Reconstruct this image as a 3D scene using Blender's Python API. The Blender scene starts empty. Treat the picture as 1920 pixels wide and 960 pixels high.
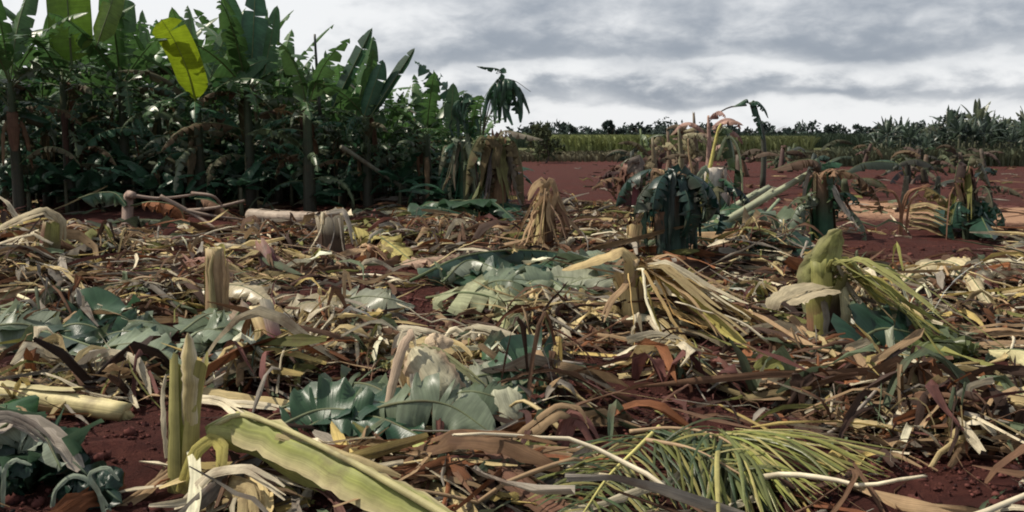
import bpy, math, random
import numpy as np
from math import radians, sin, cos, pi

# ------------------------------------------------------------------ camera, sky, sun, exposure
scene = bpy.context.scene
COL = scene.collection
PITCH = radians(7.7); FPX = 1663.0; CAMZ = 1.5
cam_d = bpy.data.cameras.new('camera'); cam = bpy.data.objects.new('camera', cam_d)
COL.objects.link(cam); scene.camera = cam
cam.location = (0, 0, CAMZ); cam.rotation_euler = (pi/2 - PITCH, 0, 0)
cam_d.sensor_width = 36.0; cam_d.lens = 36.0*FPX/1920.0
cam_d.clip_start = 0.05; cam_d.clip_end = 6000

SUN_EL, SUN_AZ = radians(54), radians(-82)        # azimuth from +Y towards +X
world = bpy.data.worlds.new('World'); scene.world = world; world.use_nodes = True
def build_world():
    nt = world.node_tree; N = nt.nodes; L = nt.links; N.clear()
    def nd(t, **k):
        n = N.new(t)
        for a, b in k.items(): setattr(n, a, b)
        return n
    def val(x, sock):
        if isinstance(x, (int, float)): sock.default_value = x
        else: L.new(x, sock)
    def m(op, a, b=0.0, c=0.0, clamp=False):
        n = nd('ShaderNodeMath', operation=op, use_clamp=clamp)
        val(a, n.inputs[0]); val(b, n.inputs[1])
        if op in ('MULTIPLY_ADD', 'SMOOTH_MIN'): val(c, n.inputs[2])
        return n.outputs[0]
    def ss(x, a, b, lo=0.0, hi=1.0):
        n = nd('ShaderNodeMapRange', interpolation_type='SMOOTHSTEP')
        val(x, n.inputs[0]); n.inputs[1].default_value = a; n.inputs[2].default_value = b
        n.inputs[3].default_value = lo; n.inputs[4].default_value = hi
        return n.outputs[0]
    sky = nd('ShaderNodeTexSky', sky_type='NISHITA'); sky.sun_disc = False
    sky.sun_elevation = SUN_EL; sky.sun_rotation = SUN_AZ
    sky.air_density = 1.0; sky.dust_density = 2.0
    b1 = nd('ShaderNodeBackground'); L.new(sky.outputs[0], b1.inputs[0]); b1.inputs[1].default_value = 0.10
    tc = nd('ShaderNodeTexCoord'); sep = nd('ShaderNodeSeparateXYZ'); L.new(tc.outputs['Generated'], sep.inputs[0])
    X, Y, Z = sep.outputs
    az = m('ARCTAN2', X, Y); el = m('ARCSINE', Z)
    az = m('MULTIPLY', az, 180/pi); el = m('MULTIPLY', el, 180/pi)      # degrees
    comb = nd('ShaderNodeCombineXYZ'); L.new(m('MULTIPLY', az, 0.14), comb.inputs[0]); L.new(m('MULTIPLY', el, 0.30), comb.inputs[1])
    def noise(scale, det, rough, off, dist=0.0):
        mp = nd('ShaderNodeMapping'); L.new(comb.outputs[0], mp.inputs[0]); mp.inputs['Location'].default_value = off
        n = nd('ShaderNodeTexNoise'); L.new(mp.outputs[0], n.inputs['Vector'])
        n.inputs['Scale'].default_value = scale; n.inputs['Detail'].default_value = det
        n.inputs['Roughness'].default_value = rough; n.inputs['Distortion'].default_value = dist
        return n.outputs[0]
    n1 = noise(0.9, 5, 0.52, (3.1, 1.7, 0), 0.25)
    n2 = noise(2.6, 5, 0.55, (7.3, 4.2, 0), 0.2)
    n3 = noise(0.55, 3, 0.5, (11.0, 9.0, 0))
    # cloud base layers by height above the horizon, wandering with the noise
    eld = m('ADD', el, m('MULTIPLY', m('SUBTRACT', n3, 0.5), 4.2))
    eld = m('ADD', eld, m('MULTIPLY', m('SUBTRACT', n2, 0.5), 2.0))
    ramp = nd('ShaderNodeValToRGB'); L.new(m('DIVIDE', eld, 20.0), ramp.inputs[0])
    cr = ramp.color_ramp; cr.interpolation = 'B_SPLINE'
    pts = [(0.0, .93), (.07, .95), (.092, .86), (.112, .46), (.14, .50), (.172, .80), (.212, .76), (.232, .44), (.28, .48), (.34, .60), (.42, .62), (.60, .48), (1, .48)]  # unseen cloud above the view is set darker to cut its fill light
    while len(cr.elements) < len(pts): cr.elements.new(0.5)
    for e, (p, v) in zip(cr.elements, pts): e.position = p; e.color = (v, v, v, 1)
    bright = m('ADD', ramp.outputs[0], m('MULTIPLY', m('SUBTRACT', n1, 0.5), 0.75))
    bright = m('ADD', bright, m('MULTIPLY', m('SUBTRACT', n2, 0.5), 0.55))
    # thin bright cloud in front of the sun's side (left)
    thin = ss(m('ADD', az, m('MULTIPLY', m('SUBTRACT', n1, 0.5), 26)), -3.0, -13.0)
    side = ss(m('ABSOLUTE', m('ADD', az, 50.0)), 100, 42)
    bright = m('ADD', bright, m('MULTIPLY', m('MULTIPLY', thin, side), 0.42))
    bright = m('MINIMUM', m('MAXIMUM', bright, 0.30), 1.05)
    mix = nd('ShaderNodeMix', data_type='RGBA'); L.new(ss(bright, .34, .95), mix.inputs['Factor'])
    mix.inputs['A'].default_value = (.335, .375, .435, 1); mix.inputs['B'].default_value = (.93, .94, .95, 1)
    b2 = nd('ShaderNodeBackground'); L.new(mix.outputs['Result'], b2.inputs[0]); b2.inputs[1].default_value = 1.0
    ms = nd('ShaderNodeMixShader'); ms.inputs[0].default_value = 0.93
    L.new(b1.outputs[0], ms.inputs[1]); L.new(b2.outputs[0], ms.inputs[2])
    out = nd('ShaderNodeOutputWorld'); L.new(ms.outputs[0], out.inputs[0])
build_world()

sun_d = bpy.data.lights.new('sun', 'SUN'); sun_d.energy = 5.0; sun_d.angle = radians(1.0); sun_d.color = (1.0, .915, .77)
sun = bpy.data.objects.new('sun', sun_d); COL.objects.link(sun)
from mathutils import Vector
sdir = Vector((cos(SUN_EL)*sin(SUN_AZ), cos(SUN_EL)*cos(SUN_AZ), sin(SUN_EL)))
sun.rotation_euler = sdir.to_track_quat('Z', 'Y').to_euler(); sun.location = sdir*60

scene.view_settings.view_transform = 'Standard'; scene.view_settings.look = 'None'
scene.view_settings.exposure = 0.0; scene.view_settings.gamma = 1.0; scene.view_settings.use_curve_mapping = False
scene.cycles.max_bounces = 6; scene.cycles.transparent_max_bounces = 4
scene.cycles.filter_width = 1.9

# ------------------------------------------------------------------ helpers
rng = np.random.default_rng(7); random.seed(7)
def unit(v): return v/np.maximum(np.linalg.norm(v, axis=-1, keepdims=True), 1e-9)

_perm = np.random.default_rng(99).random((256, 256))
def vnoise(x, y):
    xi = np.floor(x).astype(int); yi = np.floor(y).astype(int); fx = x-xi; fy = y-yi
    fx = fx*fx*(3-2*fx); fy = fy*fy*(3-2*fy)
    a = _perm[xi & 255, yi & 255]; b = _perm[(xi+1) & 255, yi & 255]
    c = _perm[xi & 255, (yi+1) & 255]; d = _perm[(xi+1) & 255, (yi+1) & 255]
    return (a*(1-fx)+b*fx)*(1-fy)+(c*(1-fx)+d*fx)*fy
def fbm(x, y, o=4):
    s = 0; a = 1.0; t = 0
    for i in range(o):
        s = s+a*vnoise(x*2**i+17*i, y*2**i+31*i); t += a; a *= .5
    return s/t-0.5

def ray(px, py):
    dx = (px-960)/FPX; dy = -(py-480)/FPX
    return np.array([dx, cos(PITCH)+dy*sin(PITCH), -sin(PITCH)+dy*cos(PITCH)])
def A(px, py, Y):
    d = ray(px, py); return np.array([0, 0, CAMZ])+d*(Y/d[1])
def to_px(x, y, z=0.0):
    z = z-CAMZ; dep = y*cos(PITCH)-z*sin(PITCH); up = y*sin(PITCH)+z*cos(PITCH)
    return 960+FPX*x/dep, 480-FPX*up/dep

MOUNDS = [(1130, 735, .55, .10), (1500, 660, .8, .05), (1380, 550, .8, .06), (620, 560, .8, .07), (210, 850, .4, .06),
          (1830, 930, .5, .05), (1650, 480, 1.6, .12), (300, 470, 1.2, .08), (960, 610, .7, .05), (1320, 800, .5, .04)]
def _g0(px, py):
    d = ray(px, py); s = CAMZ/-d[2]; return d[0]*s, d[1]*s
_mw = [(*_g0(a, b), r, h) for a, b, r, h in MOUNDS]
def gz(x, y):
    x = np.asarray(x, float); y = np.asarray(y, float)
    near = np.clip((40-np.abs(y))/30, 0, 1)
    z = near*(fbm(x*.45, y*.45, 3)*.24 + fbm(x*1.9+5, y*1.9, 3)*.15)
    for mx, my, r, h in _mw:
        z = z + h*np.exp(-((x-mx)**2+(y-my)**2)/(r*r))
    return z - near*0.02
def G(px, py):
    x, y = _g0(px, py)
    for _ in range(3):
        z = float(gz(x, y)); d = ray(px, py); s = (CAMZ-z)/-d[2]; x, y = d[0]*s, d[1]*s
    return np.array([x, y, float(gz(x, y))])

def curve(pts, n):
    P = np.asarray(pts, float)
    if len(P) == 2: return P[0]+(P[1]-P[0])*np.linspace(0, 1, n)[:, None]
    Q = np.vstack([2*P[0]-P[1], P, 2*P[-1]-P[-2]]); m = len(P)-1
    u = np.linspace(0, m-1e-6, n); i = u.astype(int); f = (u-i)[:, None]
    p0, p1, p2, p3 = Q[i], Q[i+1], Q[i+2], Q[i+3]
    return .5*((2*p1)+(-p0+p2)*f+(2*p0-5*p1+4*p2-p3)*f*f+(-p0+3*p1-3*p2+p3)*f**3)

def frames(path, up, roll=None):
    t = unit(np.gradient(path, axis=-2)); up = np.broadcast_to(np.asarray(up, float), t.shape)
    s = np.cross(t, up); ln = np.linalg.norm(s, axis=-1, keepdims=True)
    s = np.where(ln < 1e-3, np.array([1.0, 0, 0]), s/np.maximum(ln, 1e-6)); n = np.cross(s, t)
    if roll is not None:
        c, k = np.cos(roll)[..., None], np.sin(roll)[..., None]; s, n = s*c+n*k, n*c-s*k
    return t, s, n

class MB:
    """collects quads with a colour and a (across, along, random) vector per vertex; build() links them as one mesh"""
    def __init__(self): self.v = []; self.f = []; self.c = []; self.l = []; self.n = 0
    def add(self, V, F, C, Lv):
        V = np.asarray(V, float).reshape(-1, 3); self.v.append(V); self.f.append(np.asarray(F).reshape(-1, 4)+self.n)
        self.c.append(np.broadcast_to(np.asarray(C, float), V.shape) if np.ndim(C) == 1 else np.asarray(C, float).reshape(-1, 3))
        self.l.append(np.asarray(Lv, float).reshape(-1, 3)); self.n += len(V)
    def grid(self, V, C, Lv=None, closed=False, drop=None):
        """V (..., n, m, 3)"""
        V = np.asarray(V); sh = V.shape; n, m = sh[-3], sh[-2]; B = int(np.prod(sh[:-3])) if len(sh) > 3 else 1
        i = np.arange(n-1)[:, None]; j = np.arange(m if closed else m-1)[None, :]; j2 = (j+1) % m
        q = np.stack([i*m+j, i*m+j2, (i+1)*m+j2, (i+1)*m+j], -1).reshape(-1, 4)
        F = (q[None]+(np.arange(B)*n*m)[:, None, None]).reshape(-1, 4)
        if Lv is None:
            a = np.broadcast_to(np.linspace(0, 1, m)[None, None, :], (B, n, m)); t = np.broadcast_to(np.linspace(0, 1, n)[None, :, None], (B, n, m))
            r = np.broadcast_to(rng.random(B)[:, None, None], (B, n, m)); Lv = np.stack([a, t, r], -1)
        C = np.asarray(C, float)
        if C.ndim > 1: C = np.broadcast_to(C, sh)
        self.add(V, F, C, Lv)
    def build(self, name, mat, parent=None, origin=None, smooth=True):
        V = np.vstack(self.v); F = np.vstack(self.f); o = np.zeros(3) if origin is None else np.asarray(origin, float)
        me = bpy.data.meshes.new(name); nf = len(F)
        me.vertices.add(len(V)); me.vertices.foreach_set('co', (V-o).astype(np.float32).ravel())
        me.loops.add(nf*4); me.loops.foreach_set('vertex_index', F.astype(np.int32).ravel())
        me.polygons.add(nf); me.polygons.foreach_set('loop_start', np.arange(0, nf*4, 4, dtype=np.int32))
        me.polygons.foreach_set('loop_total', np.full(nf, 4, np.int32))
        me.polygons.foreach_set('use_smooth', np.full(nf, smooth, bool))
        a = me.attributes.new('col', 'FLOAT_COLOR', 'POINT'); C = np.ones((len(V), 4), np.float32); C[:, :3] = np.vstack(self.c); a.data.foreach_set('color', C.ravel())
        a = me.attributes.new('lv', 'FLOAT_VECTOR', 'POINT'); a.data.foreach_set('vector', np.vstack(self.l).astype(np.float32).ravel())
        me.update(calc_edges=True); me.materials.append(mat)
        ob = bpy.data.objects.new(name, me); COL.objects.link(ob)
        if parent is not None: ob.parent = parent
        elif origin is not None: ob.location = o
        return ob

def tag(o, label=None, cat=None, group=None, kind=None):
    if label: o['label'] = label
    if cat: o['category'] = cat
    if group: o['group'] = group
    if kind: o['kind'] = kind
    return o
def thing(name, loc, label, cat, group=None):
    e = bpy.data.objects.new(name, None); COL.objects.link(e); e.location = loc; e.empty_display_size = .2
    return tag(e, label, cat, group)
def copy_tree(o, parent=None):
    c = o.copy(); COL.objects.link(c)
    if parent is not None: c.parent = parent
    for ch in list(o.children): copy_tree(ch, c)
    return c

# ------------------------------------------------------------------ materials
def plant_mat(name, rough=.55, transl=.3, spec=.4, streak=18, var=.35, bump=.35, along=1.6, patch=None):
    m = bpy.data.materials.new(name); m.use_nodes = True; nt = m.node_tree; N = nt.nodes; L = nt.links; N.clear()
    out = N.new('ShaderNodeOutputMaterial'); bs = N.new('ShaderNodeBsdfPrincipled'); tr = N.new('ShaderNodeBsdfTranslucent'); mx = N.new('ShaderNodeMixShader')
    ac = N.new('ShaderNodeAttribute'); ac.attribute_name = 'col'; al = N.new('ShaderNodeAttribute'); al.attribute_name = 'lv'
    sc = N.new('ShaderNodeVectorMath'); sc.operation = 'MULTIPLY'; L.new(al.outputs['Vector'], sc.inputs[0]); sc.inputs[1].default_value = (streak, along, 40)
    n1 = N.new('ShaderNodeTexNoise'); L.new(sc.outputs[0], n1.inputs['Vector']); n1.inputs['Scale'].default_value = 1.0; n1.inputs['Detail'].default_value = 4; n1.inputs['Roughness'].default_value = .65
    tc = N.new('ShaderNodeTexCoord'); n2 = N.new('ShaderNodeTexNoise'); L.new(tc.outputs['Object'], n2.inputs['Vector']); n2.inputs['Scale'].default_value = 9; n2.inputs['Detail'].default_value = 5; n2.inputs['Roughness'].default_value = .6
    r1 = N.new('ShaderNodeMapRange'); L.new(n1.outputs[0], r1.inputs[0]); r1.inputs[1].default_value = .28; r1.inputs[2].default_value = .72; r1.inputs[3].default_value = 1-var; r1.inputs[4].default_value = 1+var*.8
    r2 = N.new('ShaderNodeMapRange'); L.new(n2.outputs[0], r2.inputs[0]); r2.inputs[1].default_value = .3; r2.inputs[2].default_value = .7; r2.inputs[3].default_value = 1-var*.7; r2.inputs[4].default_value = 1+var*.5
    mm = N.new('ShaderNodeMath'); mm.operation = 'MULTIPLY'; L.new(r1.outputs[0], mm.inputs[0]); L.new(r2.outputs[0], mm.inputs[1])
    vm = N.new('ShaderNodeVectorMath'); vm.operation = 'SCALE'; L.new(ac.outputs['Color'], vm.inputs[0]); L.new(mm.outputs[0], vm.inputs['Scale'])
    colour = vm.outputs[0]
    if patch:       # rot and soil stains with a shape of their own
        n3 = N.new('ShaderNodeTexNoise'); L.new(tc.outputs['Object'], n3.inputs['Vector']); n3.inputs['Scale'].default_value = 3.5; n3.inputs['Detail'].default_value = 6; n3.inputs['Roughness'].default_value = .65
        r3 = N.new('ShaderNodeMapRange'); L.new(n3.outputs[0], r3.inputs[0]); r3.inputs[1].default_value = .54; r3.inputs[2].default_value = .68; r3.inputs[4].default_value = patch[1]
        mc = N.new('ShaderNodeMix'); mc.data_type = 'RGBA'; L.new(r3.outputs[0], mc.inputs['Factor']); L.new(colour, mc.inputs['A']); mc.inputs['B'].default_value = (*patch[0], 1); colour = mc.outputs['Result']
    L.new(colour, bs.inputs['Base Color']); L.new(colour, tr.inputs['Color'])
    bs.inputs['Roughness'].default_value = rough; bs.inputs['Specular IOR Level'].default_value = spec
    bp = N.new('ShaderNodeBump'); bp.inputs['Strength'].default_value = bump; bp.inputs['Distance'].default_value = .006; L.new(n1.outputs[0], bp.inputs['Height']); L.new(bp.outputs[0], bs.inputs['Normal'])
    if transl > 0:
        mx.inputs[0].default_value = transl; L.new(bs.outputs[0], mx.inputs[1]); L.new(tr.outputs[0], mx.inputs[2]); L.new(mx.outputs[0], out.inputs[0])
    else: L.new(bs.outputs[0], out.inputs[0])
    return m
M_LEAF = plant_mat('banana_leaf_green', .36, .36, .5, 1.2, .30, .35, along=55)
M_DRY = plant_mat('dry_leaf', .75, .22, .2, 16, .38, .5, patch=((.10, .05, .035), .6))
M_STEM = plant_mat('pseudostem', .6, 0, .3, 22, .34, .28, patch=((.09, .05, .03), .55))
M_FAR = plant_mat('far_foliage', .7, .2, .2, 4, .3, .1)

def soil_mat():
    m = bpy.data.materials.new('red_soil'); m.use_nodes = True; nt = m.node_tree; N = nt.nodes; L = nt.links
    bs = N['Principled BSDF']; bs.inputs['Roughness'].default_value = .95; bs.inputs['Specular IOR Level'].default_value = .1
    tc = N.new('ShaderNodeTexCoord')
    def noise(s, d=6, r=.6):
        n = N.new('ShaderNodeTexNoise'); L.new(tc.outputs['Object'], n.inputs['Vector']); n.inputs['Scale'].default_value = s; n.inputs['Detail'].default_value = d; n.inputs['Roughness'].default_value = r; return n.outputs[0]
    mpf = N.new('ShaderNodeMapping'); L.new(tc.outputs['Object'], mpf.inputs[0]); mpf.inputs['Scale'].default_value = (.12, .55, 1)
    nf = N.new('ShaderNodeTexNoise'); L.new(mpf.outputs[0], nf.inputs['Vector']); nf.inputs['Scale'].default_value = 1.0; nf.inputs['Detail'].default_value = 6; a = nf.outputs[0]; b = noise(7, 8, .7); c = noise(60, 8, .75)
    cr = N.new('ShaderNodeValToRGB'); L.new(b, cr.inputs[0]); e = cr.color_ramp.elements
    e[0].position = .3; e[0].color = (.030, .010, .009, 1); e[1].position = .74; e[1].color = (.150, .054, .040, 1)
    x = cr.color_ramp.elements.new(.5); x.color = (.075, .024, .020, 1)
    ra = N.new('ShaderNodeMapRange'); L.new(a, ra.inputs[0]); ra.inputs[1].default_value = .42; ra.inputs[2].default_value = .58
    mx = N.new('ShaderNodeMix'); mx.data_type = 'RGBA'; L.new(ra.outputs[0], mx.inputs['Factor']); L.new(cr.outputs[0], mx.inputs['A']); mx.inputs['B'].default_value = (.070, .027, .022, 1)
    at = N.new('ShaderNodeAttribute'); at.attribute_name = 'col'; sp = N.new('ShaderNodeSeparateColor'); L.new(at.outputs['Color'], sp.inputs[0])
    def over(base, mask, colr):
        k = N.new('ShaderNodeMath'); k.operation = 'MULTIPLY_ADD'; L.new(b, k.inputs[0]); k.inputs[1].default_value = 1.2; k.inputs[2].default_value = -.6
        k2 = N.new('ShaderNodeMath'); k2.operation = 'ADD'; L.new(mask, k2.inputs[0]); L.new(k.outputs[0], k2.inputs[1])
        r = N.new('ShaderNodeMapRange'); L.new(k2.outputs[0], r.inputs[0]); r.inputs[1].default_value = .25; r.inputs[2].default_value = .75
        q = N.new('ShaderNodeMix'); q.data_type = 'RGBA'; L.new(r.outputs[0], q.inputs['Factor']); L.new(base, q.inputs['A']); q.inputs['B'].default_value = (*colr, 1); return q.outputs['Result']
    o = over(mx.outputs['Result'], sp.outputs[0], (.42, .25, .16))       # sandy patches
    o = over(o, sp.outputs[1], (.10, .11, .05))                          # low weeds far out
    L.new(o, bs.inputs['Base Color'])
    ad = N.new('ShaderNodeMath'); ad.operation = 'MULTIPLY_ADD'; L.new(c, ad.inputs[0]); ad.inputs[1].default_value = .7; L.new(b, ad.inputs[2])
    bp = N.new('ShaderNodeBump'); bp.inputs['Strength'].default_value = 1.0; bp.inputs['Distance'].default_value = .06; L.new(ad.outputs[0], bp.inputs['Height']); L.new(bp.outputs[0], bs.inputs['Normal'])
    return m
M_SOIL = soil_mat()
def clod_mat():
    m = plant_mat('soil_clod', .95, 0, .1, 3, .4, .6); return m
M_CLOD = clod_mat()

# ------------------------------------------------------------------ ground
def lines(lo, hi, d, far, grow=1.18):
    a = list(np.arange(lo, hi+1e-6, d)); s = d; x = a[-1]
    while x < far: s *= grow; x += s; a.append(x)
    s = d; x = a[0]; pre = []
    while x > -far: s *= grow; x -= s; pre.append(x)
    return np.array(pre[::-1]+a)
gx = lines(-7.0, 7.0, .065, 3500); gy = lines(2.2, 14, .065, 3500)
X, Yg = np.meshgrid(gx, gy)
Zg = gz(X, Yg)
nearf = np.clip((16-np.abs(Yg))/8, 0, 1)*np.clip((11-np.abs(X))/4, 0, 1)
Zg = Zg + nearf*(fbm(X*7, Yg*7, 3)*.05)
sand = np.zeros_like(X)
for (px, py, rx, ry) in ((1700, 398, 2.3, 1.9), (1600, 385, 1.2, 1.5), (1890, 405, 2.0, 2.2)):
    sx, sy = _g0(px, py); sand = np.maximum(sand, 1.1*np.exp(-(((X-sx)/rx)**2+((Yg-sy)/ry)**2)))
weeds = np.clip((Yg-58)/14, 0, 1)*.9 + np.clip(fbm(X*.08, Yg*.05, 3)*2.2, 0, .5)*(Yg > 30)*.6
g = MB(); g.grid(np.stack([X, Yg, Zg], -1), np.stack([sand, np.clip(weeds, 0, 1), 0*X], -1))
ground = g.build('ground', M_SOIL); tag(ground, 'red soil of the cleared field', None, None, 'structure')

# ------------------------------------------------------------------ shape makers
def jit(c, a=.12): c = np.asarray(c, float); return np.clip(c*(1+rng.normal(0, a))+rng.normal(0, a*.02, 3), .004, .8)

def ribbon(mb, path, w, col, up=(0, 0, 1), curl=.8, roll=None, m=5, taper=(.25, .35), ragged=0.0, crumple=0.0, vee=0.0, edge=None):
    """a leaf strip: path (...,n,3); w width; curl = how far its edges roll down; vee = crease along the middle"""
    path = np.asarray(path); n = path.shape[-2]; t = np.linspace(0, 1, n); lead = path.shape[:-2]
    ta = np.asarray(taper[0], float)[..., None]; tb = np.asarray(taper[1], float)[..., None]
    prof = np.minimum(1, ta+(1-ta)*np.sqrt(np.clip(t/.18, 0, 1)))*np.minimum(1, tb+(1-tb)*np.sqrt(np.clip((1-t)/.3, 0, 1)))
    W = np.broadcast_to(np.asarray(w, float)[..., None], lead+(n,))*prof*.5
    if ragged: W = W*(1+ragged*(rng.random(lead+(n,))-.5))
    T, S, Nn = frames(path, up, roll)
    u = np.linspace(-1, 1, m); c = np.broadcast_to(np.asarray(curl, float)[..., None], lead+(n,))
    c = np.where(np.abs(c) < .05, .05, c)[..., None]; W = W[..., None]
    ou = W*np.sin(u*c)/c; ov = -W*(1-np.cos(u*c))/c-W*vee*np.abs(u)
    if crumple:
        ov = ov+W*rng.normal(0, crumple, lead+(n, m)); ou = ou+W*rng.normal(0, crumple*.4, lead+(n, m))
        al = rng.normal(0, crumple, lead+(n, m))*W
        V = path[..., None, :]+ou[..., None]*S[..., None, :]+ov[..., None]*Nn[..., None, :]+al[..., None]*T[..., None, :]*.6
    else: V = path[..., None, :]+ou[..., None]*S[..., None, :]+ov[..., None]*Nn[..., None, :]
    col = np.asarray(col, float)
    if col.ndim > 1 and col.ndim != V.ndim: col = col.reshape(lead+(1, 1, 3))
    if edge is not None: k = np.clip((np.abs(u)-.45)/.5, 0, 1)[None, :, None]; col = col*(1-k)+np.asarray(edge)*k
    mb.grid(V, col)
def poly(pts, n, soft=.25):
    """points joined by nearly straight runs, so that folds stay sharp"""
    P = np.asarray(pts, float); d = np.r_[0, np.cumsum(np.linalg.norm(np.diff(P, axis=0), axis=1))]; u = np.linspace(0, d[-1], n)
    q = np.stack([np.interp(u, d, P[:, k]) for k in range(3)], -1); return q*(1-soft)+curve(P, n)*soft if soft else q

def tube(mb, path, r, col, m=10, ribs=0.0, ragged=0.0, hollow=0.0, up=(0.03, 1, 0.02), cap=True):
    path = np.asarray(path, float); n = len(path); r = np.broadcast_to(np.asarray(r, float), (n,)).copy()
    T, S, Nn = frames(path, up); a = np.linspace(0, 2*pi, m, endpoint=False)
    rr = r[:, None]*(1+ribs*np.sin(a*3+rng.random()*6)[None, :]+ribs*(rng.random((n, m))-.5))
    V = path[:, None]+rr[..., None]*(np.cos(a)[None, :, None]*S[:, None]+np.sin(a)[None, :, None]*Nn[:, None])
    if ragged: V[-1] += T[-1][None]*(rng.random((m, 1))*ragged); V[-2] += T[-1][None]*(rng.random((m, 1))*ragged*.3)
    rows = [V]
    if hollow:
        inner = path[-1][None]+(V[-1]-path[-1][None])*.78
        rows += [inner[None], (path[-1][None]+(V[-1]-path[-1])*.6-T[-1][None]*hollow-(V[-1]-path[-1][None])*0)[None], np.repeat((path[-1]-T[-1]*hollow)[None, None], m, 1)]
    elif cap: rows += [np.repeat((path[-1]+T[-1]*r[-1]*.15)[None, None], m, 1)]
    if cap: rows = [np.repeat(path[:1][:, None], m, 1)] + rows
    V = np.concatenate(rows, 0); col = np.asarray(col, float)
    if col.ndim == 2:
        k = V.shape[0]; ii = np.clip(np.linspace(0, len(col)-1, k), 0, len(col)-1); lo = np.floor(ii).astype(int); hi = np.minimum(lo+1, len(col)-1); fr = (ii-lo)[:, None]
        col = ((col[lo]*(1-fr)+col[hi]*fr))[:, None, :]
    mb.grid(V, col, closed=True)

def sheath(mb, path, r, a0, a1, col, m=7, ragged=.06, peel=0.0, up=(0.03, 1, 0.02), flat=0.0):
    """a curved piece of stem sheath: an arc of the stem's girth that may peel away towards its top"""
    path = np.asarray(path, float); n = len(path); t = np.linspace(0, 1, n)
    T, S, Nn = frames(path, up); a = np.linspace(a0, a1, m); r = np.broadcast_to(np.asarray(r, float), (n,))
    mid = (a0+a1)/2; dirn = cos(mid)*S+sin(mid)*Nn
    V = path[:, None]+r[:, None, None]*(np.cos(a)[None, :, None]*S[:, None]+np.sin(a)[None, :, None]*Nn[:, None])
    V = V+(peel*t**2.5)[:, None, None]*dirn[:, None]
    k = rng.random((m, 1))*ragged; V[-1] += T[-1][None]*k; V[-2] += T[-1][None]*k*.4
    col = np.asarray(col, float)
    if col.ndim == 2: ii = np.linspace(0, len(col)-1, n); col = np.stack([np.interp(ii, range(len(col)), col[:, q]) for q in range(3)], -1)[:, None, :]
    mb.grid(V, col)

def banana_leaf(path, W, col, up=(0, 0, 1), roll=0.0, fold=.25, droop=.5, tears=8, wild=.25, N=26, K=4, edge=None, rib=(.10, .13, .055), tip=.5, gap=.5, crumple=0.0, petiole=.12, seed=None):
    """returns (blade MB, midrib MB). Blade halves are split by tears into panels that hang at their own angle"""
    R = np.random.default_rng(seed if seed is not None else rng.integers(1 << 30))
    path = curve(path, N) if len(path) != N else np.asarray(path)
    t = np.linspace(0, 1, N); tb = np.clip((t-petiole)/(1-petiole), 0, 1)
    T, S, Nn = frames(path, up, np.full(N, roll))
    prof = np.where(t < petiole, 0, np.minimum(1, (tb/.16)**.6)*np.minimum(1, ((1-tb)/tip+1e-4)**.55)); hw = W*.5*prof
    blade = MB(); col = np.asarray(col, float); edge = col*.8 if edge is None else np.asarray(edge, float)
    u = np.linspace(0, 1, K+1); i0 = int(np.ceil(petiole*N))
    for s in (-1, 1):
        cuts = sorted(set([i0, N-1]+[int(q) for q in R.integers(i0+2, max(N-1, i0+3), tears)]))
        sm = fbm(t*3+R.random()*50, np.full(N, R.random()*50), 2)
        for a, b in zip(cuts[:-1], cuts[1:]):
            j = np.arange(a, b+1); L = len(j); ph0 = R.normal(0, wild); dr = droop*(1+R.normal(0, wild)); sw = R.normal(.12, .1)
            ang = -fold+ph0*.5+sm[j]*wild
            V = np.zeros((L, K+1, 3)); h = hw[j]*(1+R.normal(0, .06)); p = path[j].copy(); V[:, 0] = p; q = ang.copy()
            c = R.normal(0, crumple, (L, K+1)) if crumple else np.zeros((L, K+1))
            bb = np.linspace(-1, 1, L)[:, None] if L > 1 else np.zeros((1, 1))
            for k in range(1, K+1):
                d = (np.cos(q)[:, None]*S[j]*s + np.sin(q)[:, None]*Nn[j]) + T[j]*sw
                gp_ = -bb*gap*(h.mean()/max(K, 1))*.35*(u[k])
                p = p+d*(h/K)[:, None]+T[j]*gp_; V[:, k] = p
                q = q-dr/K+c[:, k]
            cc = col[None, None]*(1-u[None, :, None]**3)+edge[None, None]*u[None, :, None]**3
            cc = np.broadcast_to(cc*(1+R.normal(0, .07)), V.shape)
            lv = np.stack([np.broadcast_to(u[None]*.5*s+.5, (L, K+1)), np.broadcast_to(t[j][:, None]+u[None]*.05, (L, K+1)), np.full((L, K+1), R.random())], -1)
            blade.grid(V, cc, lv)
    mid = MB(); r = W*.026*np.clip(1.15-t, .12, 1)+.002
    tube(mid, path-Nn*(r*.4)[:, None], r, rib, m=5, up=up, cap=True)
    return blade, mid

def leaf_part(parent, origin, path, W, col, mat=None, name='leaf', midrib=True, **k):
    b, mdr = banana_leaf(path, W, col, **k); o = b.build(name, mat or M_LEAF, parent, origin)
    if midrib: mdr.build('midrib', M_STEM, o, origin)
    return o
def leaf_thing(name, label, cat, path, W, col, mat=None, group=None, **k):
    path = np.asarray(path, float); o = np.array(path[0]); b, mdr = banana_leaf(path, W, col, **k)
    root = b.build(name, mat or M_LEAF, None, o); tag(root, label, cat, group)
    mdr.build('midrib', M_STEM, root, o)
    return root
def arc_path(base, az, p0, length, droop, n=26, expo=1.5, sag=0.0, side=0.0):
    t = np.linspace(0, 1, n); pit = p0-droop*t**expo; aa = az+side*t
    d = np.stack([np.cos(pit)*np.cos(aa), np.cos(pit)*np.sin(aa), np.sin(pit)], -1)*(length/(n-1))
    return np.asarray(base)+np.cumsum(np.vstack([np.zeros((1, 3)), d[:-1]]), 0)
def leafpath(base, tip, bow=(0, 0, 0), n=26):
    base = np.asarray(base); tip = np.asarray(tip); t = np.linspace(0, 1, n)[:, None]
    return base+(tip-base)*t+np.asarray(bow)*(4*t*(1-t))

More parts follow.
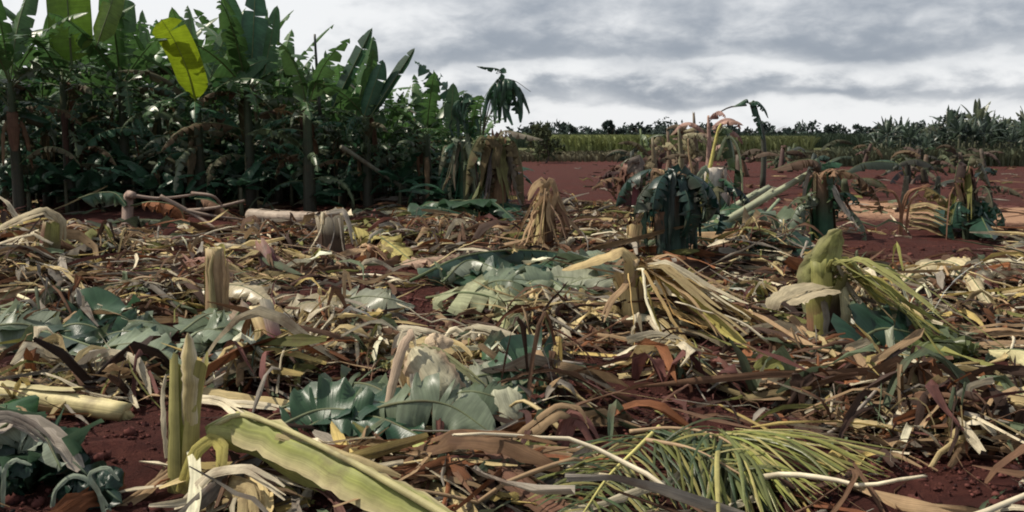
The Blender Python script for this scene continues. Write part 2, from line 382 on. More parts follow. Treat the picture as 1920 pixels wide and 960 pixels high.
# colours (base colours of the things themselves)
GREEN = np.array([.050, .130, .048]); GREEN2 = np.array([.052, .115, .040]); DEEP = np.array([.034, .092, .050]); BRIGHT = np.array([.30, .42, .02])
PALEG = np.array([.34, .42, .30]); STRAW = np.array([.52, .41, .21]); PALE = np.array([.66, .58, .42]); TAN = np.array([.38, .26, .15])
BROWN = np.array([.17, .095, .058]); GREY = np.array([.30, .265, .22]); OLIVE = np.array([.25, .25, .08]); RUST = np.array([.27, .11, .05]); MAROON = np.array([.16, .05, .055])
YEL = np.array([.50, .44, .13]); DKB = np.array([.075, .045, .034])

# ------------------------------------------------------------------ grove of standing banana plants
def stem_part(root, o, H, r, lean=(0, 0), col=None, dead=3):
    mb = MB(); t = np.linspace(0, 1, 12); p = np.stack([lean[0]*t**1.6, lean[1]*t**1.6, H*t-.06], -1)+o
    cols = np.array([[.045, .035, .026], [.038, .040, .026], [.035, .048, .025], [.045, .07, .028]]) if col is None else np.asarray(col)
    tube(mb, p, r*(1.15-.5*t), cols, m=12, ribs=.05); mb.build('pseudostem', M_STEM, root, o)
    for k in range(dead):
        a = rng.random()*2*pi; z = H*rng.uniform(.55, .98); L = rng.uniform(.5, 1.2)*min(1, z); b = p[0]+np.array([lean[0], lean[1], 0])*(z/H)**1.6+np.array([0, 0, z+.06])
        out = np.array([cos(a), sin(a), 0]); q = curve([b, b+out*.14+[0, 0, .06], b+out*.24+[0, 0, -.25*L], b+out*rng.uniform(.16, .34)+[0, 0, -L]], 12)
        m2 = MB(); c = [BROWN*.8, TAN*.55, DKB, np.array([.10, .085, .045])][rng.integers(4)]
        ribbon(m2, q, rng.uniform(.10, .26), jit(c), up=out, curl=rng.uniform(.8, 1.9), m=7, ragged=.5); m2.build('dead_leaf', M_DRY, root, o)
    return p[-1]
def banana_plant(loc, H=2.2, n=9, L=1.9, W=.52, r=.10, lean=(0, 0), label='', group=None, seed=0, cats='banana plant', lows=14, hero=(), young=True, col=GREEN, dead=3, tearlv=8, az0=None, skip=None, low=True, N=28):
    R = np.random.default_rng(seed); root = thing('banana_plant', loc, label, cats, group); o = np.asarray(loc, float)
    top = stem_part(root, o, H, r, lean, dead=dead); a0 = R.random()*6.28 if az0 is None else az0
    for i in range(n):
        f = i/max(n-1, 1); az = a0+i*2.4+R.normal(0, .25); p0 = 1.38-f*1.15+R.normal(0, .1); l = L*(.8+.35*sin(pi*min(1, f+.2)))*R.uniform(.88, 1.1)
        dr = .45+1.5*f+R.normal(0, .2)
        c = (col*(1-f*.35)+np.array([.03, .035, .0])*(1-f))*R.uniform(.8, 1.2)
        pth = arc_path(top-np.array([0, 0, .12*f]), az, p0, l, dr, n=N, side=R.normal(0, .2))
        leaf_part(root, o, pth, W*R.uniform(.8, 1.1), c, roll=R.normal(0, .25), fold=R.uniform(.0, .35), droop=R.uniform(.3, .9), tears=int(tearlv*(.8+f*2.2)), wild=.2+.4*f, gap=.8+f, N=N, K=3,
                  seed=int(R.integers(1 << 30)), edge=c*.8+np.array([.03, .02, .005])*f)
    if low:
        for i in range(lows):      # old leaves hanging down along the stem
            az = R.random()*6.28; z = H*R.uniform(.3, .95); pth = arc_path(top*[1, 1, 0]+np.array([0, 0, o[2]+z]), az, R.uniform(.0, 1.0), L*R.uniform(.55, 1.0), R.uniform(1.2, 2.1), n=18)
            c = [DEEP*1.2, DEEP*1.8, DEEP, np.array([.09, .13, .07]), np.array([.14, .17, .11]), np.array([.09, .085, .05]), np.array([.10, .07, .04])][int(R.integers(7))]
            leaf_part(root, o, pth, W*R.uniform(.45, .75), c, M_LEAF if c[1] > c[0] else M_DRY, roll=R.normal(0, .4), fold=.5, droop=1.2, tears=14, wild=.65, gap=1.3, N=18, K=3, seed=int(R.integers(1 << 30)), name='hanging_leaf')
    for (pth, w, c, kw) in hero: leaf_part(root, o, pth, w, c, **kw)
    return root
GRP = 'standing banana plants of the grove'
def near_what(px):
    return ('at the left picture edge' if px < 60 else 'by the tall lime-leaved plant' if px < 185 else 'by the plant with tattered silvery leaves' if px < 300 else 'by the plant with the bright yellow-green leaf' if px < 420 else
            'by the dark-stemmed plant' if px < 520 else 'by the plant with the rolled spear leaf' if px < 630 else 'by the plant with two raised blades' if px < 745 else 'by the ragged toothed-leaf plant' if px < 840 else 'by the wind-shredded plant')
def stand(px, Y, **k):
    x = A(px, 300, Y)[0]; z = float(gz(x, Y)); return banana_plant((x, Y, z), group=GRP, **k)

Yh = 17.6
hero_leaf = lambda b, t, w, c, Y1=Yh, Y2=Yh, bow=(0, 0, 0), **kw: (leafpath(A(b[0], b[1], Y1), A(t[0], t[1], Y2), bow), w, c, dict(dict(up=(0, -1, .25), fold=.12, droop=.15, tears=2, wild=.06, petiole=.05), **kw))
# plant with the bright backlit leaf
stand(374, Yh, H=2.2, n=8, L=1.9, W=.5, seed=11, az0=2.2, label='banana plant holding one upright bright yellow-green leaf, clear stem below it',
      hero=[hero_leaf((366, 192), (302, 36), .57, BRIGHT, bow=(.10, -.05, .05), tip=.16, edge=BRIGHT*.9, rib=(.22, .30, .05), Y1=Yh-.6, Y2=Yh-1.7, petiole=.02, tears=1),
            hero_leaf((385, 195), (505, 110), .5, GREEN*1.4, bow=(0, -.1, .12)), hero_leaf((380, 188), (430, 40), .45, GREEN2*1.3, Y2=Yh+.5)])
stand(128, Yh+.3, H=2.7, n=8, L=2.2, W=.6, seed=12, label='tall banana plant whose broad lime leaf is cut by the top left of the picture',
      hero=[hero_leaf((135, 130), (122, -60), .85, np.array([.13, .24, .025]), Yh, Yh-.2, tip=.3, tears=1), hero_leaf((180, 90), (232, -60), .45, np.array([.15, .24, .04]), Yh, Yh)])
stand(30, Yh-.6, H=2.6, n=11, L=2.3, W=.55, seed=13, label='dark banana plant at the extreme left edge of the grove')
stand(235, Yh+.9, H=2.6, n=11, L=2.2, W=.52, seed=14, label='banana plant with tattered silvery leaves between the two lime-leaved plants')
stand(468, Yh+.1, H=2.5, n=11, L=2.1, W=.55, seed=15, label='banana plant with dark stem just right of the bright-leaved one',
      hero=[hero_leaf((470, 170), (480, -50), .55, DEEP*1.3, tears=3), hero_leaf((460, 150), (420, -30), .5, GREEN), hero_leaf((490, 165), (520, 10), .42, GREEN, tears=5)])
stand(578, Yh-.4, H=2.1, n=6, L=1.5, W=.45, r=.12, seed=16, label='banana plant with thick pale-streaked stem and one thin rolled spear leaf')
p690 = stand(688, Yh+.3, H=1.95, n=6, L=1.4, W=.45, seed=17, label='banana plant raising two big dark leaf blades against the white cloud',
      hero=[hero_leaf((618, 215), (698, 52), .42, DEEP*.8, fold=.9, droop=.1, tip=.25, up=(.5, -1, .3), tears=4), hero_leaf((662, 235), (700, 68), .46, GREEN2*1.3, Yh+.3, Yh+.5, fold=.5, tears=7, wild=.25, tip=.3),
            hero_leaf((690, 225), (778, 90), .36, DEEP*.8, fold=.9, tip=.25, up=(.6, -1, .3)), hero_leaf((680, 225), (718, 112), .36, DEEP*1.4, fold=.3, tip=.3)])
# rolled spear leaf
mb = MB(); tube(mb, curve([A(600, 215, Yh-.3), A(594, 130, Yh-.3), A(590, 64, Yh-.3)], 8), np.linspace(.035, .022, 8), np.array([.05, .06, .05]), m=7)
pl = [o for o in COL.objects if o.get('label', '').startswith('banana plant with thick pale')][0]; sp = mb.build('spear_leaf', M_LEAF, pl, np.array(pl.location))
stand(800, Yh+.6, H=1.6, n=7, L=1.35, W=.4, seed=18, label='smaller banana plant with a ragged toothed leaf arching left',
      hero=[hero_leaf((866, 205), (777, 114), .62, DEEP*1.1, Yh+.6, Yh+.4, bow=(0, 0, .10), tears=14, wild=.7, droop=.9, gap=1.2, up=(-.3, -.6, 1)), hero_leaf((845, 250), (850, 155), .34, GREEN2*1.2, tears=3)])
stand(878, Yh+.2, H=1.45, n=6, L=1.2, W=.36, seed=19, tearlv=16, label='wind-shredded banana plant with a drooping fringe-like dark leaf',
      hero=[(curve([A(905, 260, Yh), A(915, 190, Yh), A(952, 150, Yh), A(975, 215, Yh-.1)], 24), .75, DEEP*.9, dict(up=(0, -.3, 1), fold=.9, droop=1.1, tears=20, wild=.35, gap=1.0, petiole=.35)),
            (curve([A(900, 265, Yh), A(905, 190, Yh), A(940, 135, Yh), A(893, 124, Yh)], 24), .22, DEEP, dict(up=(0, -.6, .6), fold=.6, droop=.8, tears=16, wild=.6, gap=1.5, petiole=.4)),
            (curve([A(900, 262, Yh), A(900, 205, Yh), A(872, 175, Yh), A(862, 225, Yh)], 20), .5, DEEP, dict(up=(0, -.4, 1), fold=.7, droop=1.0, tears=12, wild=.5, gap=1.2, petiole=.3))])
# thin bare ribs left of shredded leaves
for k, pp in enumerate(([(905, 250), (930, 160), (960, 150), (995, 172)], [(905, 250), (940, 170), (975, 175), (992, 215)])):
    pl = [o for o in COL.objects if o.get('label', '').startswith('wind-shredded')][0]; mb = MB()
    tube(mb, curve([A(a, b, Yh-.05*k) for a, b in pp], 14), np.linspace(.014, .005, 14), np.array([.12, .11, .08]), m=5); mb.build('bare_midrib', M_STEM, pl, np.array(pl.location))
pl = [o for o in COL.objects if o.get('label', '').startswith('wind-shredded')][0]; arch = curve([A(900, 215, Yh-.1), A(925, 165, Yh-.1), A(955, 148, Yh-.1), A(985, 185, Yh-.1)], 30)
for k in range(22):
    p0 = arch[8+int(k*.95)]; L = rng.uniform(.45, .85)*(1 if k < 16 else .7); sx = rng.normal(0, .05); mb = MB()
    ribbon(mb, curve([p0, p0+[sx, rng.normal(0, .1), -.3*L], p0+[sx*2+rng.normal(0, .03), rng.normal(0, .15), -L]], 9), rng.uniform(.05, .12), DEEP*rng.uniform(.5, 1.0), up=(0, -1, .2), curl=.5, crumple=.15, ragged=.3, m=4); mb.build('leaf_shred', M_LEAF, pl, np.array(pl.location))
for q in ([(870, 260), (880, 200), (868, 178), (855, 205)], [(905, 240), (890, 195), (870, 185), (845, 230)]):
    aa = curve([A(a, b_, Yh-.05) for a, b_ in q], 24)
    for k in range(14):
        p0 = aa[9+k]; L = rng.uniform(.25, .6); mb = MB(); ribbon(mb, curve([p0, p0+[rng.normal(0, .06), rng.normal(0, .1), -.4*L], p0+[rng.normal(0, .1), rng.normal(0, .1), -L]], 8), rng.uniform(.03, .09), DEEP*rng.uniform(.5, 1.1), up=(0, -1, .2), curl=.5, crumple=.15, m=4); mb.build('leaf_shred', M_LEAF, pl, np.array(pl.location))
# rows behind: prototypes copied
protos = []
for k in range(5):
    protos.append(banana_plant((0, 0, 0), H=2.1+.18*k, n=12, L=2.1, W=.55, seed=40+k, label='x', dead=3, N=20))
deep = []
spots = [(-20, 19.8), (85, 19.4), (180, 20.3), (300, 19.6), (410, 20.2), (520, 19.6), (625, 20.0), (740, 20.2), (-60, 17.6),
         (0, 22.6), (130, 22.5), (250, 23.0), (360, 22.4), (470, 23.0), (580, 22.6), (680, 23.3), (765, 22.8),
         (40, 26), (170, 26.4), (310, 26), (440, 26.6), (560, 26), (670, 26.5), (760, 27), (90, 30), (240, 30.5), (400, 30), (540, 31), (660, 31), (780, 31), (850, 33), (820, 22.5), (800, 19.2), (850, 20.5), (900, 21.5), (720, 18.6), (640, 18.6)]
for i, (px, Y) in enumerate(spots):
    pr = protos[i % 5]; o = pr if i < 5 else copy_tree(pr); x = A(px, 300, Y)[0]
    s = rng.uniform(.85, 1.08)*(1.0 if px < 560 else .76 if px < 700 else .62 if px < 830 else .5)*(1.0 if Y < 24 else 1.05)
    o.location = (x, Y, float(gz(x, Y))); o.rotation_euler.z = rng.random()*6.28; o.scale = (s, s, s)
    row = 'second' if Y < 21.5 else 'third' if Y < 25 else 'hindmost'
    tag(o, f'banana plant in the {row} grove row, {near_what(px)}', 'banana plant', GRP)

# undergrowth of suckers at the feet of the grove
for i in range(44):
    px = rng.uniform(-30, 930); Y = rng.uniform(16.8, 21.5); x = A(px, 300, Y)[0]; z = float(gz(x, Y))
    hs = rng.uniform(.25, .8)
    root = thing('banana_sucker', (x, Y, z), f'small dark banana sucker low in the grove, {near_what(px)}', 'banana sucker', 'suckers under the grove'); o = np.array([x, Y, z])
    mb = MB(); tube(mb, np.stack([np.zeros(5), np.zeros(5), np.linspace(-.03, hs, 5)], -1)+o, np.linspace(.05, .03, 5), np.array([.07, .07, .04]), m=7); mb.build('pseudostem', M_STEM, root, o)
    for k in range(7):
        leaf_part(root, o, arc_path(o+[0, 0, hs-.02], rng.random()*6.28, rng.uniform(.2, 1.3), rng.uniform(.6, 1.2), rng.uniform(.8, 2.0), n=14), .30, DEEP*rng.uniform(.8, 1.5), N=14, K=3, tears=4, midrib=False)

# shaded tangle of leaf blades between the rows
def tangle(n):
    Y = rng.uniform(20.2, 33, n); px = rng.uniform(-60, 830, n); x = (px-960)/FPX*Y; z0 = np.where(Y > 23, rng.uniform(.05, 3.0, n), rng.uniform(.05, 1.9, n))*np.where(px > 640, .62, 1); a = rng.random(n)*6.28; L = rng.uniform(.5, 1.3, n)
    t = np.linspace(0, 1, 7)[None]; pit = rng.uniform(-.3, 1.1, n)[:, None]-rng.uniform(.8, 2.2, n)[:, None]*t
    d = np.stack([np.cos(pit)*np.cos(a)[:, None], np.cos(pit)*np.sin(a)[:, None], np.sin(pit)], -1)*(L[:, None, None]/6); p = np.cumsum(d, 1)+np.stack([x, Y, z0], -1)[:, None]
    p[..., 2] = np.maximum(p[..., 2], .03)
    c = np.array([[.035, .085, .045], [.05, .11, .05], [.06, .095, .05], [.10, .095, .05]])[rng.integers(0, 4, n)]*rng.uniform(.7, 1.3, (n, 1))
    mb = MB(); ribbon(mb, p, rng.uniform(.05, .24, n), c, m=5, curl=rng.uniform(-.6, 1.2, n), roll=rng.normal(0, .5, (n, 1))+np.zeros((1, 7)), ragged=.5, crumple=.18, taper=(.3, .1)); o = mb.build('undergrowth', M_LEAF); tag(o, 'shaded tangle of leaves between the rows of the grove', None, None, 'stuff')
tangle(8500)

# ------------------------------------------------------------------ felled and snapped plants
def strip_part(root, o, pts, w, col, name='sheath', curl=.8, up=(0, -.5, 1), roll=None, n=16, m=7, mat=None, ragged=.18, taper=(.6, .35), fray=None, vee=0.0, edge=None, soft=.35, crumple=.10):
    """a torn strip: a fold-keeping band that splits into fibres towards its end"""
    mb = MB(); p = poly(pts, n, soft); rl = None if roll is None else np.linspace(roll[0], roll[1], n); L = np.linalg.norm(p[-1]-p[0])
    p = p+np.cumsum(rng.normal(0, .004, p.shape), 0)*min(1, L)
    if fray is None: fray = 1 if w < .035 else 3
    if fray == 1: ribbon(mb, p, w, col, up=up, curl=curl, roll=rl, m=m, ragged=ragged, taper=taper, crumple=crumple, vee=vee, edge=edge)
    else:
        T, S, Nn = frames(p, up, rl); t = np.linspace(0, 1, n); cuts = np.sort(rng.uniform(.15, .85, fray-1)); ed = np.r_[0, cuts, 1]
        for k in range(fray):
            c = (ed[k]+ed[k+1])/2-.5; ww = w*(ed[k+1]-ed[k])*1.25; div = rng.normal(0, .10)*L; ll = int(n*rng.uniform(.72, 1.0)); q = p+S*(c*w*np.cos(curl*c*1.5))+S*(div*np.clip(t-.4, 0, 1)**1.5)[:, None]+Nn*((-abs(c)**2*w*curl)+(rng.normal(0, .06)*L*np.clip(t-.4, 0, 1)**1.5))[:, None]
            ribbon(mb, q[:max(ll, 5)], ww, jit(col, .10), up=up, curl=curl*.6, roll=None if rl is None else rl[:max(ll, 5)], m=4, ragged=ragged, taper=(taper[0], taper[1]*.6), crumple=crumple)
    return mb.build(name, mat or M_DRY, root, o)
def stump(base, top, r, label, cols, cat='stump', group=None, layers=5, hollow=.1, strips=0, scol=None, bend=(0, 0, 0), fan=.45, sdir=None, reach=.5, sw=.06, ragged=.12, name='banana_stump', rtop=.8, mat=None):
    base = np.asarray(base, float); top = np.asarray(top, float); root = thing(name, base, label, cat, group); o = base
    H = np.linalg.norm(top-base); p = curve([base-[0, 0, .06], base+(top-base)*.5+np.asarray(bend), top], 10); t = np.linspace(0, 1, 10)
    mb = MB(); tube(mb, p, r*(1.12-(1.12-rtop)*t)*.86, np.asarray(cols), m=14, ribs=.06, ragged=ragged*H*.5, hollow=hollow); mb.build('core', M_STEM, root, o)
    for k in range(layers):
        a = rng.random()*6.28; sp = rng.uniform(1.3, 2.4); hh = rng.uniform(.55, 1.05); kk = max(4, int(10*hh)); mb = MB()
        pp = curve([base-[0, 0, .06], base+(top-base)*.5*hh+np.asarray(bend)*hh, base+(top-base)*hh+np.asarray(bend)*(1-hh)*1.5], 9)
        c = jit(np.asarray(cols)[rng.integers(len(cols))], .18); c2 = jit(np.asarray(cols)[-1], .2)
        sheath(mb, pp, r*(1.14-(1.12-rtop)*np.linspace(0, hh, 9))+.004*k, a, a+sp, np.array([c*.8, c, c2]), ragged=ragged*H, peel=rng.choice([0, .01, .03, .10])*min(1, H*1.5)); mb.build('sheath', mat or M_STEM, root, o)
    for k in range(strips):
        a = (rng.random()*6.28) if sdir is None else sdir+rng.normal(0, fan); out = np.array([cos(a), sin(a), 0]); L = reach*rng.uniform(.5, 1.15); s0 = base+(top-base)*rng.uniform(.7, 1.0)+out*r*.7
        end = s0+out*L+rng.normal(0, .12, 3)*min(1, H*1.6); end[2] = max(float(gz(end[0], end[1]))+rng.uniform(.0, .08), s0[2]-rng.uniform(.6, 1.3)*H)
        apex = s0+out*L*rng.uniform(.08, .3)+[0, 0, rng.uniform(.0, .22)*H]; mid2 = apex+(end-apex)*rng.uniform(.35, .7)+rng.normal(0, .07, 3)*min(1, H*1.6)
        c = jit((scol or [STRAW, TAN, BROWN])[rng.integers(len(scol) if scol else 3)], .25)
        strip_part(root, o, [s0-[0, 0, .25*H], s0, apex, mid2, end], sw*rng.choice([.25, .45, .7, 1.0, 1.7]), c, curl=rng.uniform(.1, .8), vee=rng.uniform(0, .4), up=out*.8+np.array([0, 0, .6]), roll=(rng.normal(0, .3), rng.normal(0, 1.0)), name='torn_strip', soft=.15, crumple=.2, n=18)
    return root
PB = lambda px, py, Y: A(px, py, Y)
def Yof(px, py): return float(G(px, py)[1])
SG = 'snapped banana stumps in the cleared field'

# F1 foreground green-yellow stump and its folded sheath
b = G(345, 915); Y = b[1]
s = stump(b, A(338, 690, Y), .060, 'splintered yellow-green stump standing nearest, with a pointed pale top', [np.array([.20, .21, .055]), np.array([.24, .26, .05]), np.array([.27, .28, .07]), np.array([.34, .31, .11])], group=SG, layers=3, hollow=.08, ragged=.16, rtop=.6)
o = np.array(b)
strip_part(s, o, [A(352, 800, Y-.05), A(350, 720, Y-.07), A(347, 668, Y-.05), A(350, 622, Y-.02)], .085, np.array([.44, .36, .17]), curl=1.0, up=(0, -1, 0), name='splinter', taper=(1, .10), mat=M_STEM, fray=1, crumple=.05, vee=.3, edge=PALE*.9)
strip_part(s, o, [A(312, 860, Y-.02), A(306, 800, Y-.04), A(303, 740, Y), A(312, 700, Y)], .03, PALE*.9, curl=.8, up=(-.4, -1, 0), name='splinter', taper=(1, .3))
strip_part(s, o, [A(338, 925, Y-.15), A(362, 850, Y-.12), A(392, 822, Y-.08), A(414, 838, Y-.12), A(404, 930, Y-.25), A(398, 985, Y-.3)], .055, YEL*.85, curl=.9, up=(0, -1, .4), name='sheath', taper=(.8, .7))
strip_part(s, o, [A(330, 960, Y-.3), A(395, 885, Y-.25), A(470, 882, Y-.3), A(560, 935, Y-.4)], .05, PALE*.9, curl=.7, up=(0, -.6, 1), name='sheath', taper=(.7, .5))
strip_part(s, o, [A(420, 905, Y-.25), A(465, 920, Y-.35), A(470, 1000, Y-.45)], .09, STRAW*1.05, curl=.7, up=(0, -1, .5), name='sheath', taper=(.8, .7))
strip_part(s, o, [A(318, 880, Y), A(262, 920, Y-.15), A(190, 965, Y-.3), A(120, 1010, Y-.5)], .07, TAN*.8, curl=1.3, up=(0, -.3, 1), name='sheath')
# the long folded sheath leaning to the lower right
root = thing('folded_leaf_sheath', G(620, 900), 'broad olive and straw leaf sheath folded at its top, slanting across the foreground', 'leaf sheath'); o = np.array(root.location)
strip_part(root, o, [A(388, 806, Y-.02), A(455, 778, Y-.05), A(560, 822, Y-.2), A(680, 882, Y-.42), A(790, 945, Y-.62), A(900, 1010, Y-.8)], .19, np.array([.22, .235, .06]), curl=.35, up=(.25, -.75, .75), roll=(.25, .1), n=30, m=11, name='blade', taper=(.35, .7), ragged=.10, mat=M_STEM, fray=1, vee=.6, edge=np.array([.46, .39, .21]), crumple=.045)
mb = MB(); tube(mb, poly([A(400, 800, Y-.03), A(455, 774, Y-.06), A(560, 816, Y-.22), A(680, 877, Y-.44), A(790, 940, Y-.64), A(900, 1005, Y-.82)], 24, .35), np.linspace(.010, .018, 24), np.array([.40, .36, .17]), m=6); mb.build('midrib', M_STEM, root, o)
strip_part(root, o, [A(520, 812, Y-.18), A(600, 835, Y-.25), A(700, 870, Y-.35), A(760, 890, Y-.4)], .05, np.array([.42, .34, .18]), name='torn_edge', n=18, up=(.3, -.6, .8))
strip_part(root, o, [A(385, 812, Y-.06), A(470, 832, Y-.12), A(560, 884, Y-.25), A(640, 925, Y-.4)], .13, OLIVE*1.1, curl=.5, up=(0, -1, .2), roll=(0, .1), n=22, m=7, name='blade', taper=(.4, .3), mat=M_STEM, ragged=.1, fray=1, vee=.4, crumple=.05)
strip_part(root, o, [A(360, 742, Y+.25), A(400, 744, Y+.2), A(450, 770, Y), A(500, 805, Y-.12)], .05, PALE, curl=1.0, n=12, name='edge_fold')
# pale flat leaf behind
root = thing('flat_leaf_sheath', G(540, 775), 'long pale flat leaf sheath lying behind the nearest stump', 'leaf sheath'); o = np.array(root.location); Yb = o[1]
strip_part(root, o, [A(358, 736, Yb+.1), A(450, 748, Yb+.05), A(580, 768, Yb), A(730, 772, Yb+.05)], .13, STRAW*1.0, curl=.8, n=18, name='blade')
strip_part(root, o, [A(365, 748, Yb), A(480, 760, Yb-.05), A(600, 790, Yb-.12)], .06, PALE, curl=1.0, n=14, name='blade')

# F2 pale log at left
def log(name, label, a, b, r, col, group=None, cat='felled stem', nodes=5, sag=0.0, sheaths=2, rings=True, m=12):
    a = np.asarray(a); b = np.asarray(b); root = thing(name, (a+b)/2, label, cat, group); o = (a+b)/2
    n = 22; p = curve([a, (a+b)/2+[0, 0, sag], b], n); t = np.linspace(0, 1, n); rr = r*(1-.22*t)
    if rings:
        for q in np.linspace(.15, .9, nodes): rr = rr*(1+.08*np.exp(-((t-q)/.012)**2))
    mb = MB(); tube(mb, p, rr, np.array([col*.9, col, col*1.08, col]), m=m, ribs=.03, up=(0, 0.1, 1), ragged=r*.8); mb.build('stem', M_STEM, root, o)
    d = unit(b-a)
    for k in range(sheaths):
        i = int(rng.integers(2, n-10)); mb = MB(); a0 = rng.uniform(-.2, 1.6)
        sheath(mb, p[i:i+9], rr[i:i+9]*1.06+.003, a0, a0+rng.uniform(1.2, 2.2), jit(col*.85, .15), up=(0, .1, 1), ragged=.08, peel=.03); mb.build('sheath', M_STEM, root, o)
    return root
log('felled_stem', 'thick pale yellow felled stem lying on bare soil at far left', G(-90, 752)+[0, 0, .09], G(232, 792)+[0, 0, .055], .066, np.array([.56, .48, .24]), sheaths=1)
strip_part(COL.objects['felled_stem'], np.array(COL.objects['felled_stem'].location), [G(-60, 735)+[0, .1, .12], G(30, 740)+[0, .1, .11], G(60, 745)+[0, .1, .08]], .09, STRAW, name='sheath')
for q in ([(180, 735), (198, 728), (170, 700)], [(195, 765), (260, 752), (300, 752)]):
    strip_part(COL.objects['felled_stem'], np.array(COL.objects['felled_stem'].location), [G(*w)+[0, 0, .07] for w in q], .03, PALE, name='torn_strip')

# F3 dark glossy crumpled leaf bottom left
leaf_thing('fallen_banana_leaf', 'crumpled glossy dark green banana leaf in the bottom left corner', 'banana leaf', [G(-110, 850)+[0, 0, .12], G(20, 890)+[0, 0, .2], G(110, 915)+[0, 0, .17], G(230, 965)+[0, 0, .05]], .60, np.array([.012, .036, .024]), fold=.5, droop=1.0, tears=5, wild=.7, crumple=.55, N=30, K=7, rib=(.05, .08, .05), up=(0, -.2, 1), seed=5, petiole=.02, edge=np.array([.07, .12, .075]))
leaf_thing('fallen_banana_leaf', 'pale-backed folded banana leaf beside the bottom left corner', 'banana leaf', [G(-50, 915)+[0, 0, .16], G(30, 905)+[0, 0, .27], G(80, 915)+[0, 0, .27], G(120, 950)+[0, 0, .16]], .30, np.array([.30, .35, .27]), fold=.9, droop=1.1, tears=4, wild=.4, crumple=.25, N=24, K=5, up=(0, -.3, 1), seed=6, petiole=.02, edge=np.array([.42, .47, .38]))
leaf_thing('fallen_banana_leaf', 'small dark green leaf under the end of the pale felled stem', 'banana leaf', [G(-60, 800)+[0, 0, .06], G(0, 812)+[0, 0, .14], G(70, 830)+[0, 0, .08]], .4, GREEN*.9, fold=.3, droop=.9, tears=3, wild=.4, crumple=.25, N=18, K=5, seed=8, petiole=.02)

root = thing('rolled_leaf_edge', G(150, 930), 'two looped pale rims of a dark leaf at the bottom left', 'banana leaf'); o = np.array(root.location); Y = o[1]
for q in ([(95, 985), (100, 925), (130, 895), (165, 905), (205, 960)], [(200, 985), (185, 915), (165, 890), (200, 875), (225, 900)], [(5, 960), (8, 880), (25, 860), (60, 870)]):
    strip_part(root, o, [A(a, b_, Y-.1) for a, b_ in q], .020, np.array([.34, .40, .30]), curl=.4, up=(0, -1, .5), name='rim', soft=.6, n=18, fray=1)
    strip_part(root, o, [A(a+4, b_+12, Y-.03) for a, b_ in q], .13, np.array([.016, .045, .03]), curl=.2, up=(0, -.5, 1), name='blade', soft=.6, n=18, fray=1, mat=M_LEAF, crumple=.2, ragged=.4, vee=.2)
# F4 centre: tent of pale sheaths and green leaves
b = G(785, 775); Y = b[1]
s = stump(b, A(775, 660, Y), .06, 'broken stump with two pale sheaths spread like a tent, green leaves at its foot', [BROWN, TAN, STRAW*.9, PALE], group=SG, layers=3, hollow=.06, ragged=.1)
o = np.array(b)
strip_part(s, o, [A(770, 640, Y-.05), A(762, 625, Y-.08), A(740, 680, Y-.16), A(720, 770, Y-.22)], .085, np.array([.50, .38, .28]), curl=1.3, up=(-.7, -.7, .3), roll=(0, .3), name='sheath', taper=(.5, .45), n=20, fray=1, crumple=.03, soft=.8, m=9)
strip_part(s, o, [A(775, 650, Y-.02), A(800, 672, Y-.10), A(835, 720, Y-.2), A(862, 778, Y-.24)], .24, np.array([.50, .46, .32]), curl=.35, vee=.18, up=(.5, -.9, .55), roll=(-.2, .1), name='sheath', taper=(.25, .9), n=22, m=13, fray=1, crumple=.05, soft=.5, ragged=.15, edge=np.array([.42, .30, .20]))
strip_part(s, o, [A(790, 645, Y), A(830, 660, Y), A(900, 715, Y-.05), A(960, 760, Y-.1)], .05, np.array([.33, .33, .17]), curl=1.2, name='sheath', n=14)
strip_part(s, o, [A(795, 650, Y+.1), A(815, 628, Y+.1), A(850, 640, Y+.12)], .14, np.array([.60, .47, .33]), curl=1.0, name='sheath', fray=1)
strip_part(s, o, [A(752, 650, Y), A(764, 622, Y+.03), A(772, 660, Y+.05)], .08, PALE*.95, curl=1.4, name='sheath', up=(0, -1, .3))
strip_part(s, o, [A(775, 700, Y-.2), A(782, 745, Y-.25), A(785, 780, Y-.28)], .045, GREY*1.3, curl=1.0, up=(0, -1, .2), name='torn_strip')
fl = [
 ('dark green folded leaf right of the tent-shaped stump', [(880, 745, .08), (940, 725, .16), (1030, 745, .1)], .30, GREEN*.95, .7, 21),
 ('torn green leaf lying below the tent-shaped stump', [(740, 800, .1), (850, 800, .16), (1000, 790, .1)], .34, GREEN*1.1, .5, 22),
 ('pale-backed green leaf between the long olive sheath and the tent-shaped stump', [(575, 775, .08), (680, 775, .17), (790, 815, .1)], .36, np.array([.085, .13, .07]), .4, 23),
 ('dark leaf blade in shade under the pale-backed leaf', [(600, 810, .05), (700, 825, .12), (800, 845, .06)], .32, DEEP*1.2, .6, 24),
 ('ragged pale straw leaf lying behind the tent-shaped stump', [(880, 690, .05), (960, 690, .14), (1030, 715, .08)], .26, np.array([.46, .44, .27]), .3, 25)]
for lab, q, w, c, wl, sd in fl:
    leaf_thing('fallen_banana_leaf', lab, 'banana leaf', [G(a, b_)+[0, 0, h] for a, b_, h in q], w, c*.75, fold=.3, droop=.8, tears=6, wild=wl, crumple=.28, N=26, K=5, up=(0, -.35, 1), seed=sd, petiole=.02, edge=c*.9+.02)
